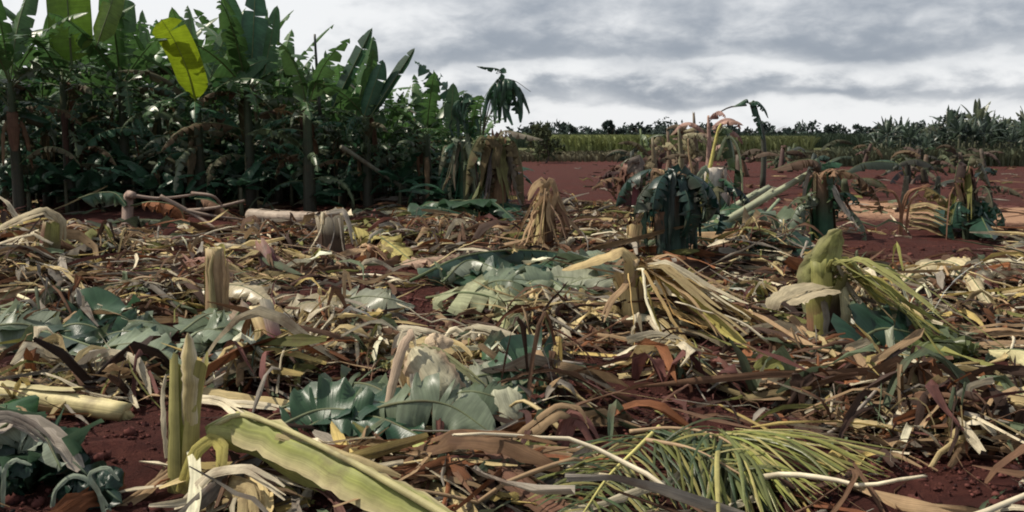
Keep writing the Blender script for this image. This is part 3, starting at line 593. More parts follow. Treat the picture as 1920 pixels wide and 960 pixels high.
for k, (px, py, c) in enumerate(((872, 800, np.array([.40, .43, .31])), (945, 795, np.array([.46, .46, .33])))):
    mb = MB(); g0 = G(px, py); d = np.array([rng.normal(0, .4), -1, 0]); ribbon(mb, curve([g0-d*.1+[0, 0, .1], g0+[0, 0, .19], g0+d*.1+[0, 0, .1], g0+d*.14+[0, 0, .02]], 10), .16, c, curl=.35, m=7, crumple=.1, ragged=.3, taper=(.8, .7))
    tag(mb.build('folded_leaf_flap', M_DRY, None, g0), ['whitish green leaf flap folded over below the tent-shaped stump', 'cream leaf flap lying between the tent-shaped stump and the reddish dried sheath'][k], 'leaf flap', 'pale leaf flaps by the tent-shaped stump')

# F5 bright short stem piece
mb = MB(); a, c = G(778, 868)+[0, 0, .05], G(905, 868)+[0, 0, .055]; root = thing('cut_stem_piece', (a+c)/2, 'short bright yellow-green stem piece with frayed right end', 'stem piece'); o = (a+c)/2
tube(mb, curve([a, (a+c)/2+[0, 0, .01], c], 10), np.linspace(.045, .055, 10), np.array([[.34, .36, .12], [.29, .33, .08], [.30, .34, .07], [.42, .42, .2]]), m=12, up=(0, .1, 1), ribs=.04, ragged=.02); mb.build('stem', M_STEM, root, o)
for k in range(4): strip_part(root, o, [c+[-.06, -.02*k, .03], c+[.05, -.03*k, .05-.02*k], c+[.2, -.05*k+.05, .02-.01*k], c+[.5+.15*k, -.1*k+.05, -.03]], .07, [OLIVE, TAN, RUST*1.2, BROWN][k], name='frayed_sheath', curl=1.2)
# F8 reddish dried sheaths right of it
root = thing('dried_sheath_curl', G(1060, 850), 'reddish brown dried sheaths curled upright with a dark hollow', 'dried sheath'); o = np.array(root.location); Y = o[1]
strip_part(root, o, [A(920, 862, Y), A(975, 815, Y), A(1035, 768, Y), A(1075, 770, Y), A(1100, 830, Y-.05)], .11, TAN*.8, curl=1.4, name='sheath', n=18, up=(-.3, -.6, .8))
strip_part(root, o, [A(1050, 845, Y), A(1072, 780, Y+.05), A(1100, 790, Y+.05), A(1135, 850, Y)], .09, np.array([.26, .12, .10]), curl=1.3, name='sheath', n=18, up=(.3, -.8, .6))
strip_part(root, o, [A(930, 875, Y), A(1000, 850, Y), A(1080, 900, Y-.15)], .12, RUST*.8, curl=1.1, name='sheath', n=16)
strip_part(root, o, [A(1005, 870, Y-.1), A(1060, 850, Y-.05), A(1110, 830, Y)], .025, GREY*1.3, curl=1.1, name='torn_strip')

# F7 palm fronds at bottom right
def frond(root, o, pts, Ls, col, rib, nl=34, spread=1.0, hang=.5, sides=(-1, 1), w=.022, up=(0, -.3, 1), r=.012):
    p = curve(pts, 40); T, S, Nn = frames(p, up); mb = MB(); tube(mb, p, np.linspace(r, r*.3, 40), rib, m=6, up=up); rach = mb.build('rachis', M_STEM, root, o)
    for s in sides:
        for k in range(nl):
            i = int(4+(35*k)/nl); f = k/nl; L = Ls*(.55+.6*sin(pi*min(1, f*.8+.2)))*rng.uniform(.8, 1.15)
            d = unit(S[i]*s*spread*rng.uniform(.7, 1.1)+T[i]*rng.uniform(.5, .95)+Nn[i]*rng.uniform(-.1, .3)+rng.normal(0, .16, 3)); q = [p[i]]
            tt = np.linspace(0, 1, 9)[:, None]; path = p[i]+d*L*tt+np.array([0, 0, -1])*hang*L*tt**2+rng.normal(0, .03, 3)*tt
            path[:, 2] = np.maximum(path[:, 2], gz(path[:, 0], path[:, 1])+.015)
            mb = MB(); ribbon(mb, path, w*rng.uniform(.7, 1.2), jit(col[rng.integers(len(col))], .15), up=Nn[i]*s*.2+np.array([0, -.3, 1]), curl=.9, m=3, taper=(.4, .05)); mb.build('leaflet', M_DRY if rng.random() < .6 else M_LEAF, rach, o)
FC = [np.array([.08, .10, .04]), np.array([.16, .17, .055]), np.array([.07, .10, .05]), np.array([.30, .27, .10])]
FY = [np.array([.30, .31, .09]), np.array([.22, .24, .07]), np.array([.40, .36, .14]), np.array([.14, .16, .06])]
root = thing('palm_frond', G(1150, 900), 'fallen palm frond with bright yellow rib slanting to the bottom edge', 'palm frond', 'fallen palm fronds'); o = np.array(root.location)
frond(root, o, [G(1235, 835)+[0, 0, .09], G(1190, 885)+[0, 0, .12], G(1140, 940)+[0, 0, .11], G(1090, 1010)+[0, 0, .09]], .34, FC, np.array([.52, .47, .16]), nl=34, hang=.4, w=.015)
root = thing('palm_frond', G(1300, 880), 'fallen palm frond with dark green leaflets hanging towards the bottom edge', 'palm frond', 'fallen palm fronds'); o = np.array(root.location)
frond(root, o, [G(1180, 845)+[0, 0, .09], G(1260, 850)+[0, 0, .12], G(1340, 865)+[0, 0, .12], G(1430, 910)+[0, 0, .09]], .5, FC[:3], TAN, nl=52, hang=.6, sides=(1,), w=.018)
frond(root, o, [G(1210, 865)+[0, 0, .10], G(1300, 885)+[0, 0, .10], G(1400, 930)+[0, 0, .08]], .42, FC, TAN, nl=30, hang=.5, sides=(1, -1), w=.015)
root = thing('palm_frond', G(1500, 880), 'fallen palm frond with yellow-green leaflets fanned out to the right', 'palm frond', 'fallen palm fronds'); o = np.array(root.location)
base = G(1352, 850)+[0, 0, .10]
for k in range(54):
    f = k/53; e = [G(1700-330*f**1.1+rng.normal(0, 25), 872+f*150+rng.normal(0, 8)), G(1680-250*f, 900+f*110)][k % 2]+[0, 0, rng.uniform(.02, .1)]; s0 = base+(e-base)*rng.uniform(0, .12)+rng.normal(0, .012, 3)
    mb = MB(); q = curve([s0, s0+(e-s0)*rng.uniform(.4, .6)+[rng.normal(0, .02), 0, rng.uniform(.02, .08)], e], 12); ribbon(mb, q, rng.uniform(.01, .028), jit(FY[rng.integers(4)], .15), up=(0, -.3, 1), curl=1.0, m=5, taper=(.4, .08)); mb.build('leaflet', M_DRY if k % 3 else M_LEAF, root, o)
mb = MB(); tube(mb, curve([base-[.08, 0, .03], base+[.1, -.02, 0], G(1480, 880)+[0, 0, .13]], 10), np.linspace(.016, .006, 10), TAN*1.1, m=6); mb.build('rachis', M_STEM, root, o)

# ---- mid ground, left
b = G(408, 608); Y = b[1]
s = stump(b, A(402, 470, Y), .10, 'tall hollow brown stump split open lengthwise, left of the centre', [BROWN, TAN*.8, TAN, OLIVE*1.2], group=SG, layers=3, hollow=.35, ragged=.1); o = np.array(b)
strip_part(s, o, [A(418, 690, Y-.5), A(398, 600, Y-.15), A(386, 520, Y-.12), A(400, 446, Y-.05), A(418, 470, Y)], .09, np.array([.40, .33, .17]), curl=1.5, up=(-.5, -.9, 0), name='sheath', n=20)
strip_part(s, o, [A(424, 600, Y-.1), A(426, 520, Y-.1), A(420, 455, Y)], .05, TAN, curl=1.2, up=(.5, -.8, 0), name='sheath')
b = G(525, 695); Y = b[1]
s = stump(b, A(480, 582, Y+.25), .07, 'leaning snapped stem with straw top and reddish base', [MAROON*1.3, RUST*.9, STRAW, PALE*.95], group=SG, layers=4, hollow=.06, ragged=.14, strips=3, reach=.35)
b = G(85, 510); Y = b[1]
s = stump(b, A(95, 420, Y), .11, 'stump near the left edge with pale leaves folded down to the left', [DKB, MAROON, BROWN, OLIVE], group=SG, layers=4, hollow=.06, strips=5, sdir=2.6, reach=.8, scol=[STRAW, PALE, TAN]); o = np.array(b)
strip_part(s, o, [A(112, 450, Y), A(108, 405, Y-.05), A(80, 388, Y-.1), A(20, 415, Y-.3), A(-60, 450, Y-.5)], .17, np.array([.45, .38, .25]), curl=.9, name='sheath', n=18, m=9)
strip_part(s, o, [A(100, 455, Y-.1), A(60, 436, Y-.15), A(0, 452, Y-.3), A(-60, 470, Y-.4)], .06, PALE, curl=1.2, name='sheath')
strip_part(s, o, [A(40, 420, Y+.3), A(15, 380, Y+.3), A(-30, 350, Y+.4)], .05, PALE*.9, curl=1.2, name='sheath')
# crossing pale sticks
sticks = [((-30, 566), (212, 563), .02), ((36, 580), (100, 625), .018), ((128, 588), (158, 642), .015), ((130, 592), (200, 577), .016), ((132, 655), (252, 592), .02), ((182, 470), (228, 452), .025), ((200, 590), (90, 566), .012)]
for k, (a, c, r) in enumerate(sticks):
    ga, gc = G(*a)+[0, 0, .09+.02*(k % 3)], G(*c)+[0, 0, .07+.05*(k % 2)]; mb = MB(); o = (ga+gc)/2
    tube(mb, curve([ga, o+[0, 0, .03], gc], 10)-0, np.linspace(r, r*.6, 10), jit(np.array([.60, .54, .34]), .1), m=7, up=(0, .1, 1), ribs=.1, ragged=.03)
    tag(mb.build('leaf_stalk', M_STEM, None, o), ['longest pale leaf stalk lying level at the left edge', 'short pale stalk slanting down below the level stalk at left', 'thin stalk pointing down between two slanting stalks', 'short pale stalk almost level right of the crossing', 'pale stalk rising to the right beside dark shredded leaf', 'short thick pale stalk behind the crossing stalks', 'thinnest stalk in the crossing at left'][k], 'leaf stalk', 'pale leaf stalks crossing at the left')
# big fallen leaves on the ground
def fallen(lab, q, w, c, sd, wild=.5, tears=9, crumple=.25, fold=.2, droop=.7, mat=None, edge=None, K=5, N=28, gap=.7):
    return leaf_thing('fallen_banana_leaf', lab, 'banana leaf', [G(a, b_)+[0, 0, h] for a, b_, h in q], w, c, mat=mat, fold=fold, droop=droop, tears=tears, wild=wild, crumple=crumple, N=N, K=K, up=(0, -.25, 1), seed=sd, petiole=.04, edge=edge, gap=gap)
fallen('dark green shredded leaf lying at left behind the pale felled stem', [(-80, 640, .1), (60, 665, .17), (180, 695, .16), (310, 725, .06)], .55, np.array([.025, .055, .033]), 31, tears=20, wild=.7, gap=1.2, edge=np.array([.12, .15, .08]))
fallen('grey-green torn leaf at left under the crossing stalks', [(-60, 600, .1), (50, 620, .15), (150, 640, .1)], .5, np.array([.24, .26, .15]), 32, tears=16, wild=.6, gap=1.2)
fallen('grey-green leaf with silvery folds behind the nearest stump', [(375, 655, .06), (440, 680, .14), (520, 715, .08)], .42, np.array([.12, .15, .10]), 33, tears=12, wild=.6, edge=np.array([.40, .42, .36]))
fallen('large dark green leaf heaped in the middle of the field', [(770, 545, .1), (880, 520, .24), (1010, 510, .24), (1165, 520, .14)], .62, np.array([.022, .055, .034]), 34, tears=12, wild=.5, edge=np.array([.10, .15, .10]), fold=.4)
fallen('folded leaf with white-striped ribs in the middle of the field', [(830, 548, .14), (880, 536, .27), (950, 548, .18)], .36, np.array([.30, .33, .24]), 35, tears=5, wild=.3, fold=.8)
fallen('dull green leaf with pale round end right of the white-striped leaf', [(960, 575, .1), (1020, 560, .2), (1090, 585, .08)], .36, np.array([.30, .34, .22]), 36, tears=3, wild=.3)
fallen('pale tattered leaf lying in front of the dark heaped leaf', [(800, 580, .1), (880, 595, .2), (960, 610, .16), (1010, 640, .08)], .46, np.array([.36, .38, .23]), 37, tears=14, wild=.5, mat=M_DRY)
fallen('pale leaf tongue folded forward over dark soil in the middle', [(930, 575, .2), (950, 605, .18), (940, 650, .08)], .28, np.array([.46, .46, .25]), 38, tears=8, wild=.4, mat=M_DRY)
fallen('cream yellow leaf heap behind the tent-shaped stump', [(835, 680, .06), (920, 668, .13), (1020, 660, .1)], .30, np.array([.56, .48, .24]), 39, tears=8, wild=.7, crumple=.45, mat=M_DRY)
fallen('yellowed shredded leaf right of the dark stump near the grove', [(640, 450, .1), (700, 465, .2), (775, 500, .06)], .6, np.array([.40, .34, .12]), 40, tears=22, wild=.5, gap=1.4, mat=M_DRY)
fallen('green ribbed leaf lying on straw at the right', [(1640, 680, .12), (1720, 655, .22), (1820, 690, .1)], .55, np.array([.14, .18, .06]), 41, tears=22, wild=.5, gap=1.4)
fallen('pale dry leaf arching over soil at the right', [(1680, 560, .1), (1740, 540, .26), (1800, 545, .24), (1866, 600, .05)], .34, np.array([.52, .44, .27]), 42, tears=10, wild=.6, mat=M_DRY)
fallen('cream folded leaf tip entering at the right edge', [(1990, 755, .2), (1920, 720, .2), (1850, 695, .14)], .26, np.array([.55, .50, .28]), 43, tears=2, wild=.3, mat=M_DRY)
fallen('pale papery leaf heap by the right edge above bare soil', [(1815, 800, .06), (1870, 785, .16), (1980, 790, .14)], .34, np.array([.55, .46, .26]), 44, tears=10, wild=.7, crumple=.4, mat=M_DRY)
fallen('green leaf heap under the snapped plant at far right', [(1770, 445, .1), (1815, 430, .45), (1860, 460, .1)], .8, np.array([.03, .075, .05]), 45, tears=10, wild=.5, fold=.5)
fallen('low dark green leaf clump at the foot of the grove', [(770, 418, .15), (860, 412, .35), (950, 418, .12)], .8, np.array([.035, .075, .04]), 46, tears=14, wild=.6, fold=.4)
fallen('tan crumpled dead leaf heap right of the dark leaf-wrapped stump', [(1330, 485, .08), (1400, 470, .28), (1480, 490, .1)], .75, np.array([.33, .24, .14]), 47, tears=16, wild=.9, crumple=.5, mat=M_DRY)
fallen('green leaf with bright fold below the long leaning poles', [(1290, 478, .1), (1340, 460, .25), (1400, 450, .2)], .5, np.array([.20, .27, .12]), 48, tears=8, wild=.5)
fallen('pinkish dry leaf blade lying left of the dark heaped leaf', [(740, 508, .06), (800, 500, .12), (870, 492, .1)], .32, np.array([.48, .33, .24]), 49, tears=3, wild=.2, mat=M_DRY)
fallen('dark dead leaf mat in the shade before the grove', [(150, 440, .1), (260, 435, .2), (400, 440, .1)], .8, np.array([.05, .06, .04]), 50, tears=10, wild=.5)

def pile(px, py, rx, ry, n, cols, lab, grp, seed, w=(.36, .58), L=(70, 150), h=.1):
    R = np.random.default_rng(seed)
    for k in range(n):
        cx = px+R.uniform(-1, 1)*rx; cy = py+R.uniform(-1, 1)*ry; l = R.uniform(*L); a = R.normal(0, .22); hh = h*R.uniform(.5, 1.4)+.04; c = np.asarray(cols[k % len(cols)])*R.uniform(.8, 1.2)
        q = [G(cx-l*cos(a), cy-l*sin(a)*.5)+[0, 0, hh*.5], G(cx-l*.3, cy)+[0, 0, hh*1.3], G(cx+l*.35, cy)+[0, 0, hh*1.2], G(cx+l*cos(a), cy+l*sin(a)*.5)+[0, 0, hh*.3]]
        leaf_thing('fallen_banana_leaf', lab[k % len(lab)], 'banana leaf', q, R.uniform(*w), c, fold=R.uniform(-.1, .3), droop=R.uniform(.2, .6), tears=int(R.integers(3, 9)), wild=.3, crumple=.12, gap=.7, N=26, K=6, up=(R.normal(0, .35), -.45, 1), seed=int(R.integers(1 << 30)), petiole=.03, edge=c*.9+.015, group=grp, rib=(.12, .14, .07), roll=R.normal(0, .3))
DG = np.array([.022, .062, .036]); MG = np.array([.045, .10, .05]); PG = np.array([.22, .27, .18]); WG = np.array([.36, .38, .27]); SG2 = np.array([.13, .17, .10])
pile(760, 800, 140, 22, 9, [MG, DG, SG2, PG], ['broad green leaf in the pile below the tent-shaped stump', 'dark leaf in the pile below the tent-shaped stump', 'grey-green leaf in the pile below the tent-shaped stump', 'pale-backed leaf in the pile below the tent-shaped stump'], 'green leaves piled below the tent-shaped stump', 71, w=(.26, .40), h=.07)
pile(970, 760, 60, 20, 4, [DG, MG, WG], ['dark leaf at the right end of the foreground pile', 'mid-green leaf at the right end of the foreground pile', 'whitish leaf at the right end of the foreground pile'], 'green leaves right of the tent-shaped stump', 72, w=(.26, .40), L=(50, 90))
pile(970, 545, 170, 28, 10, [DG, MG, PG, WG, SG2], ['dark green leaf in the mid-field heap', 'mid-green leaf in the mid-field heap', 'pale-backed leaf in the mid-field heap', 'whitish folded leaf in the mid-field heap', 'grey-green leaf in the mid-field heap'], 'green leaves heaped in mid-field', 73, w=(.4, .62), L=(60, 130), h=.15)
pile(130, 670, 150, 35, 8, [DG, SG2, MG, PG], ['dark leaf in the heap left behind the pale felled stem', 'grey-green leaf in the heap behind the pale felled stem', 'mid-green leaf in the heap behind the pale felled stem', 'pale-backed leaf in the heap behind the pale felled stem'], 'green leaves heaped at the left', 74, w=(.34, .5), L=(60, 120))
pile(460, 690, 60, 20, 4, [SG2, PG, DG], ['grey-green leaf behind the nearest stump', 'silvery pale leaf behind the nearest stump', 'dark leaf behind the nearest stump'], 'green leaves behind the nearest stump', 75, w=(.3, .42), L=(40, 80))
pile(1400, 455, 80, 20, 5, [DG, SG2, MG], ['dark leaf below the leaning poles', 'grey-green leaf below the leaning poles', 'mid-green leaf below the leaning poles'], 'green leaves below the leaning poles', 76, w=(.45, .7), L=(50, 90), h=.2)
pile(1720, 680, 70, 25, 4, [np.array([.12, .15, .05]), DG, WG], ['olive leaf on the straw at right', 'dark leaf on the straw at right', 'whitish leaf on the straw at right'], 'leaves on the straw at the right', 77, w=(.34, .5), L=(50, 100))
pile(850, 415, 110, 10, 5, [DG, MG, SG2], ['dark leaf in the low heap at the grove foot', 'mid-green leaf in the low heap at the grove foot', 'grey-green leaf in the low heap at the grove foot'], 'leaf heap at the grove foot', 78, w=(.5, .8), L=(40, 80), h=.2)
pile(560, 620, 160, 40, 6, [WG, np.array([.45, .38, .24]), SG2, np.array([.30, .22, .15])], ['whitish torn leaf left of mid-field', 'straw torn leaf left of mid-field', 'grey-green torn leaf left of mid-field', 'tan torn leaf left of mid-field'], 'torn leaves left of mid-field', 79, w=(.25, .4), L=(40, 90))
pile(1650, 590, 200, 60, 7, [np.array([.48, .41, .25]), np.array([.28, .22, .14]), np.array([.30, .30, .14]), GREY], ['straw torn leaf among the right-hand litter', 'brown torn leaf among the right-hand litter', 'olive torn leaf among the right-hand litter', 'grey torn leaf among the right-hand litter'], 'torn leaves at the right', 80, w=(.22, .36), L=(40, 90))

# M6 dark stump with pale top, near grove
b = G(622, 470); Y = b[1]
s = stump(b, A(622, 398, Y), .15, 'squat dark stump with whitish rim and a pale strip hanging, in front of the grove', [DKB, DKB*1.2, BROWN, PALE*.9], group=SG, layers=5, hollow=.1, strips=5, reach=.4, scol=[PALE, GREY, TAN])
strip_part(s, np.array(b), [A(612, 400, Y-.1), A(645, 395, Y-.12), A(655, 430, Y-.2), A(658, 475, Y-.3)], .06, GREY*1.4, up=(.4, -1, .4), name='sheath')
log('felled_stem', 'pale grey felled stem lying level in front of the grove', G(470, 418)+[0, 0, .14], G(610, 428)+[0, 0, .13], .12, np.array([.42, .34, .27]), sheaths=4)
log('felled_stem', 'grey pole propped against plants and sloping down to the right', A(640, 275, 17.0), G(800, 388)+[0, 0, .08], .045, np.array([.20, .20, .15]), sheaths=1, rings=False)
log('felled_stem', 'dull olive pole lying flat before the grove', G(600, 412)+[0, 0, .1], G(830, 408)+[0, 0, .1], .06, np.array([.24, .23, .16]), sheaths=2, rings=False)
log('felled_stem', 'forked grey branch lying by the green leaf clump', G(700, 405)+[0, 0, .08], G(810, 388)+[0, 0, .25], .04, np.array([.30, .28, .22]), sheaths=0, rings=False)
# M8 fallen plant with rust leaf
root = thing('fallen_banana_plant', G(340, 432), 'fallen plant with grey bare stalks and a rust-brown dead leaf at the grove edge', 'banana plant'); o = np.array(root.location); Y = o[1]
for q, w in (([(238, 440), (240, 372), (250, 366)], .10), ([(245, 366), (300, 372), (365, 365)], .035), ([(300, 368), (360, 400), (420, 440)], .04), ([(345, 395), (400, 390), (458, 376)], .035), ([(340, 392), (400, 405), (462, 412)], .03), ([(360, 362), (400, 368), (418, 388)], .03)):
    mb = MB(); tube(mb, curve([A(a, b_, Y+rng.normal(0, .15)) for a, b_ in q], 10), np.linspace(w, w*.6, 10), jit(np.array([.26, .19, .15]), .15), m=7, ribs=.1); mb.build('stalk', M_STEM, root, o)
leaf_part(root, o, [A(245, 385, Y+.1), A(290, 378, Y), A(335, 390, Y), A(350, 425, Y-.1)], .5, RUST*1.1, M_DRY, fold=.6, droop=.8, tears=8, wild=.4, crumple=.2, name='dead_leaf')
leaf_part(root, o, [A(365, 372, Y+.3), A(400, 378, Y+.3), A(450, 415, Y+.2)], .5, BROWN, M_DRY, fold=.6, droop=.8, tears=8, wild=.4, crumple=.2, name='dead_leaf')
# round-ended cut stem
leaf_thing('fallen_banana_leaf', 'dark curled leaf with pale rim beside the fallen bare stalks', 'banana leaf', [G(150, 420)+[0, 0, .45], A(180, 362, 15.0), A(215, 362, 14.9), G(240, 425)+[0, 0, .35]], .5, DEEP, fold=.7, droop=.9, tears=8, wild=.4, crumple=.2, N=22, K=5, up=(0, -.7, 1), seed=61, petiole=.02, edge=np.array([.16, .18, .12]))

# M13 main middle stump
b = G(1192, 612); Y = b[1]
s = stump(b, A(1185, 492, Y), .085, 'stump right of the centre draped in golden torn strips with a pale leaf folded left', [BROWN, TAN*.8, TAN, STRAW], group=SG, layers=5, hollow=.08, ragged=.14, strips=28, sdir=-.55, fan=.65, reach=1.0, scol=[STRAW, YEL*.9, TAN, np.array([.46, .29, .12]), np.array([.55, .38, .16]), PALE], sw=.05); o = np.array(b)
strip_part(s, o, [A(1195, 560, Y-.05), A(1192, 485, Y-.06), A(1165, 464, Y-.05), A(1100, 488, Y), A(1030, 508, Y+.1)], .14, np.array([.48, .37, .19]), curl=1.2, name='sheath', n=20, m=9)
strip_part(s, o, [A(1185, 520, Y-.08), A(1150, 560, Y-.25), A(1110, 630, Y-.5)], .05, TAN, curl=1.0, name='torn_strip')
strip_part(s, o, [A(1215, 590, Y-.2), A(1262, 640, Y-.5), A(1325, 745, Y-1.3)], .085, PALE*.85, curl=1.1, name='torn_strip', n=16)
strip_part(s, o, [A(1230, 590, Y-.2), A(1300, 660, Y-.55), A(1345, 740, Y-1.25)], .05, STRAW, curl=1.1, name='torn_strip', n=16)
strip_part(s, o, [A(1160, 680, Y-.6), A(1200, 655, Y-.6), A(1275, 685, Y-.85), A(1300, 720, Y-1.1)], .06, PALE*.9, curl=.9, name='torn_strip', n=16)
strip_part(s, o, [A(1210, 560, Y-.1), A(1290, 590, Y-.25), A(1420, 640, Y-.5)], .05, np.array([.48, .34, .14]), curl=.9, name='torn_strip', n=16)
# M14 right stump
b = G(1545, 640); Y = b[1]
s = stump(b, A(1538, 492, Y), .10, 'right-hand stump with a broad tip leaf bent over and long olive strips trailing right', [DKB, BROWN, OLIVE*.8, OLIVE], group=SG, layers=5, hollow=.08, ragged=.12, strips=26, sdir=-.3, fan=.45, reach=1.0, scol=[OLIVE*1.3, YEL*.8, STRAW*.9, OLIVE, PALE*.8], sw=.04); o = np.array(b)
strip_part(s, o, [A(1512, 545, Y), A(1515, 505, Y), A(1545, 470, Y), A(1576, 434, Y-.05)], .15, np.array([.25, .25, .10]), curl=.2, name='leaf', n=18, m=9, up=(-.4, -1, .2), fray=1, vee=.25, crumple=.10, ragged=.2, taper=(.6, .12), edge=np.array([.36, .34, .17]))
strip_part(s, o, [A(1572, 440, Y-.05), A(1566, 470, Y-.05), A(1556, 515, Y-.08)], .10, np.array([.27, .28, .11]), curl=.3, name='leaf', n=14, m=7, up=(.3, -1, .1), fray=2, crumple=.12, taper=(.15, .6))
strip_part(s, o, [A(1560, 535, Y-.1), A(1505, 545, Y-.25), A(1468, 560, Y-.32), A(1452, 598, Y-.36)], .21, np.array([.40, .34, .23]), curl=.5, name='sheath', n=18, m=11, up=(0, -.3, 1), fray=3, vee=.2, crumple=.12, ragged=.3, soft=.8, taper=(.6, .6))
strip_part(s, o, [A(1580, 530, Y-.1), A(1590, 590, Y-.25), A(1585, 665, Y-.35)], .08, np.array([.44, .40, .24]), curl=1.1, name='sheath', up=(0, -1, .2))
strip_part(s, o, [A(1545, 560, Y-.1), A(1552, 600, Y-.2), A(1545, 640, Y-.25)], .05, GREY*1.1, curl=1.1, name='torn_strip', up=(0, -1, .2))
strip_part(s, o, [A(1570, 515, Y), A(1650, 520, Y-.1), A(1710, 570, Y-.2), A(1738, 650, Y-.4)], .035, YEL*.9, curl=1.1, name='torn_strip', n=18)
strip_part(s, o, [A(1480, 590, Y-.2), A(1500, 610, Y-.35), A(1530, 640, Y-.5)], .06, TAN, curl=1.1, name='torn_strip')
# M19 brown draped stump
b = G(1022, 478); Y = b[1]
s = stump(b, A(1020, 365, Y), .09, 'dried stump whose tan leaves hang down like an umbrella, at mid distance', [BROWN, RUST*.8, TAN*.8, TAN], group=SG, layers=4, strips=22, reach=.42, scol=[TAN, np.array([.42, .28, .16]), BROWN*1.3, STRAW*.8], sw=.09); o = np.array(b)
strip_part(s, o, [A(1020, 380, Y), A(1018, 338, Y), A(1000, 350, Y-.05), A(982, 390, Y-.1)], .10, TAN*1.1, name='sheath', up=(-.5, -1, .5)); strip_part(s, o, [A(1020, 370, Y), A(1035, 335, Y), A(1050, 375, Y-.05), A(1075, 420, Y-.1)], .08, TAN, name='sheath', up=(.5, -1, .5))
# M20
b = G(1180, 388); Y = b[1]; stump(b, A(1183, 310, Y), .24, 'broad dark maroon trunk with drooped top standing on red soil', [MAROON*.7, DKB, BROWN, MAROON*1.1], group=SG, layers=5, strips=7, reach=.35, scol=[BROWN, GREY*.8, DKB], sw=.2)
b = G(1195, 478); Y = b[1]; stump(b, A(1195, 425, Y), .13, 'short hollow tan stump with a dark mouth beside the leaf-wrapped stump', [BROWN, TAN*.8, TAN, STRAW*.8], group=SG, layers=4, hollow=.2, ragged=.15)
# M22 dark leaf-wrapped stump
b = G(1262, 503); Y = b[1]
s = stump(b, A(1262, 335, Y), .17, 'tall thick stump wrapped in hanging dark blue-green leaves', [np.array([.035, .05, .04]), np.array([.03, .06, .045]), DEEP, BROWN], group=SG, layers=5, strips=4, reach=.3, scol=[BROWN, TAN], ragged=.1); o = np.array(b)
for k in range(20):
    a = 6.28*k/20+rng.normal(0, .1); out = np.array([cos(a), sin(a)*.8, 0]); c0 = A(1262, 330, Y); R0 = rng.uniform(.20, .38); zb = rng.choice([-.02, .05, .15, .35]); tp = c0+out*rng.uniform(.10, .2)+[0, 0, rng.uniform(-.08, .08)]
    sh = c0+out*R0+[0, 0, rng.uniform(-.14, .0)]; bt = np.array([c0[0], c0[1], b[2]+zb])+out*(R0+rng.normal(0, .04))
    strip_part(s, o, [tp-[0, 0, .1], tp+[0, 0, .02], sh, sh+(bt-sh)*.5+out*.02, bt], rng.uniform(.08, .24), [np.array([.014, .045, .038]), np.array([.018, .055, .045]), np.array([.02, .04, .03]), np.array([.03, .075, .06])][k % 4]*rng.uniform(.8, 1.2), name='hanging_leaf', curl=.5, up=out, mat=M_LEAF, soft=.5, crumple=.25, n=18, m=5, fray=3, ragged=.5, taper=(.5, .3))
for k in range(9):
    a = 6.28*k/9+rng.normal(0, .2); c0 = A(1262, 335, Y)+[0, 0, rng.uniform(-.15, .1)]
    leaf_part(s, o, arc_path(c0, a, rng.uniform(.3, 1.0), rng.uniform(.7, 1.15), rng.uniform(2.0, 2.9), n=20, expo=.8), rng.uniform(.26, .42), [np.array([.014, .045, .036]), np.array([.02, .055, .042]), np.array([.035, .05, .03])][k % 3]*rng.uniform(.8, 1.3), fold=.4, droop=.9, tears=12, wild=.5, gap=1.2, petiole=.04, tip=.3, name='hanging_leaf', rib=(.03, .06, .04), edge=np.array([.05, .045, .03]), N=20)
for k in range(5):
    px = rng.uniform(1215, 1300); strip_part(s, o, [A(px, 345, Y-.1), A(px+rng.normal(0, 5), 300+rng.uniform(0, 25), Y-.1), A(px+rng.normal(0, 14), 330, Y-.15), A(px+rng.normal(0, 20), 380, Y-.2)], .07, jit(TAN*.7, .3), name='torn_strip')
# M23 pale stump with arching stalks
b = G(1338, 428); Y = b[1]
s = stump(b, A(1337, 318, Y), .22, 'whitish pale stump with two long stalks arching from its head', [np.array([.10, .14, .11]), np.array([.30, .36, .28]), np.array([.48, .44, .38]), np.array([.52, .42, .36])], group=SG, layers=5, ragged=.08, strips=4, reach=.3, scol=[PALEG, PALEG*.6, GREY]); o = np.array(b)
for q, w, c in (([(1312, 400), (1330, 320), (1345, 250), (1352, 232)], .07, YEL*1.0), ([(1345, 300), (1362, 258), (1382, 275), (1391, 330), (1392, 400)], .05, np.array([.32, .36, .20])), ([(1300, 330), (1292, 290), (1290, 260)], .04, TAN)):
    mb = MB(); tube(mb, curve([A(a, b_, Y-.1) for a, b_ in q], 14), np.linspace(w, w*.35, 14)*.6, c, m=7); mb.build('leaf_stalk', M_STEM, s, o)
leaf_part(s, o, [A(1348, 250, Y), A(1362, 238, Y), A(1378, 300, Y), A(1372, 380, Y)], .4, np.array([.05, .08, .035]), fold=.5, droop=.7, tears=10, wild=.4, name='hanging_leaf')
leaf_part(s, o, [A(1325, 330, Y-.2), A(1350, 365, Y-.3), A(1390, 420, Y-.3)], .4, DEEP, fold=.4, droop=.7, tears=6, wild=.4, name='hanging_leaf')
# M24 leaning poles
for k, (a, c, r, lab, cc) in enumerate((((1318, 452), (1512, 328), .055, 'longest grey-green pole leaning up to the right', np.array([.33, .35, .23])), ((1330, 425), (1440, 352), .06, 'shorter pole lying above the longest leaning pole', np.array([.30, .32, .22])), ((1300, 468), (1400, 405), .05, 'dark lower pole under the longest leaning pole', np.array([.12, .14, .09])), ((1425, 425), (1460, 375), .035, 'thin green stalk rising under the leaning poles', np.array([.22, .28, .17])))):
    gb = G(*a); log('felled_stem', lab, gb+[0, 0, .1], A(c[0], c[1], gb[1]+.5), r, cc, sheaths=2 if k < 2 else 0, rings=False, group='felled poles right of the leaf-wrapped stump')
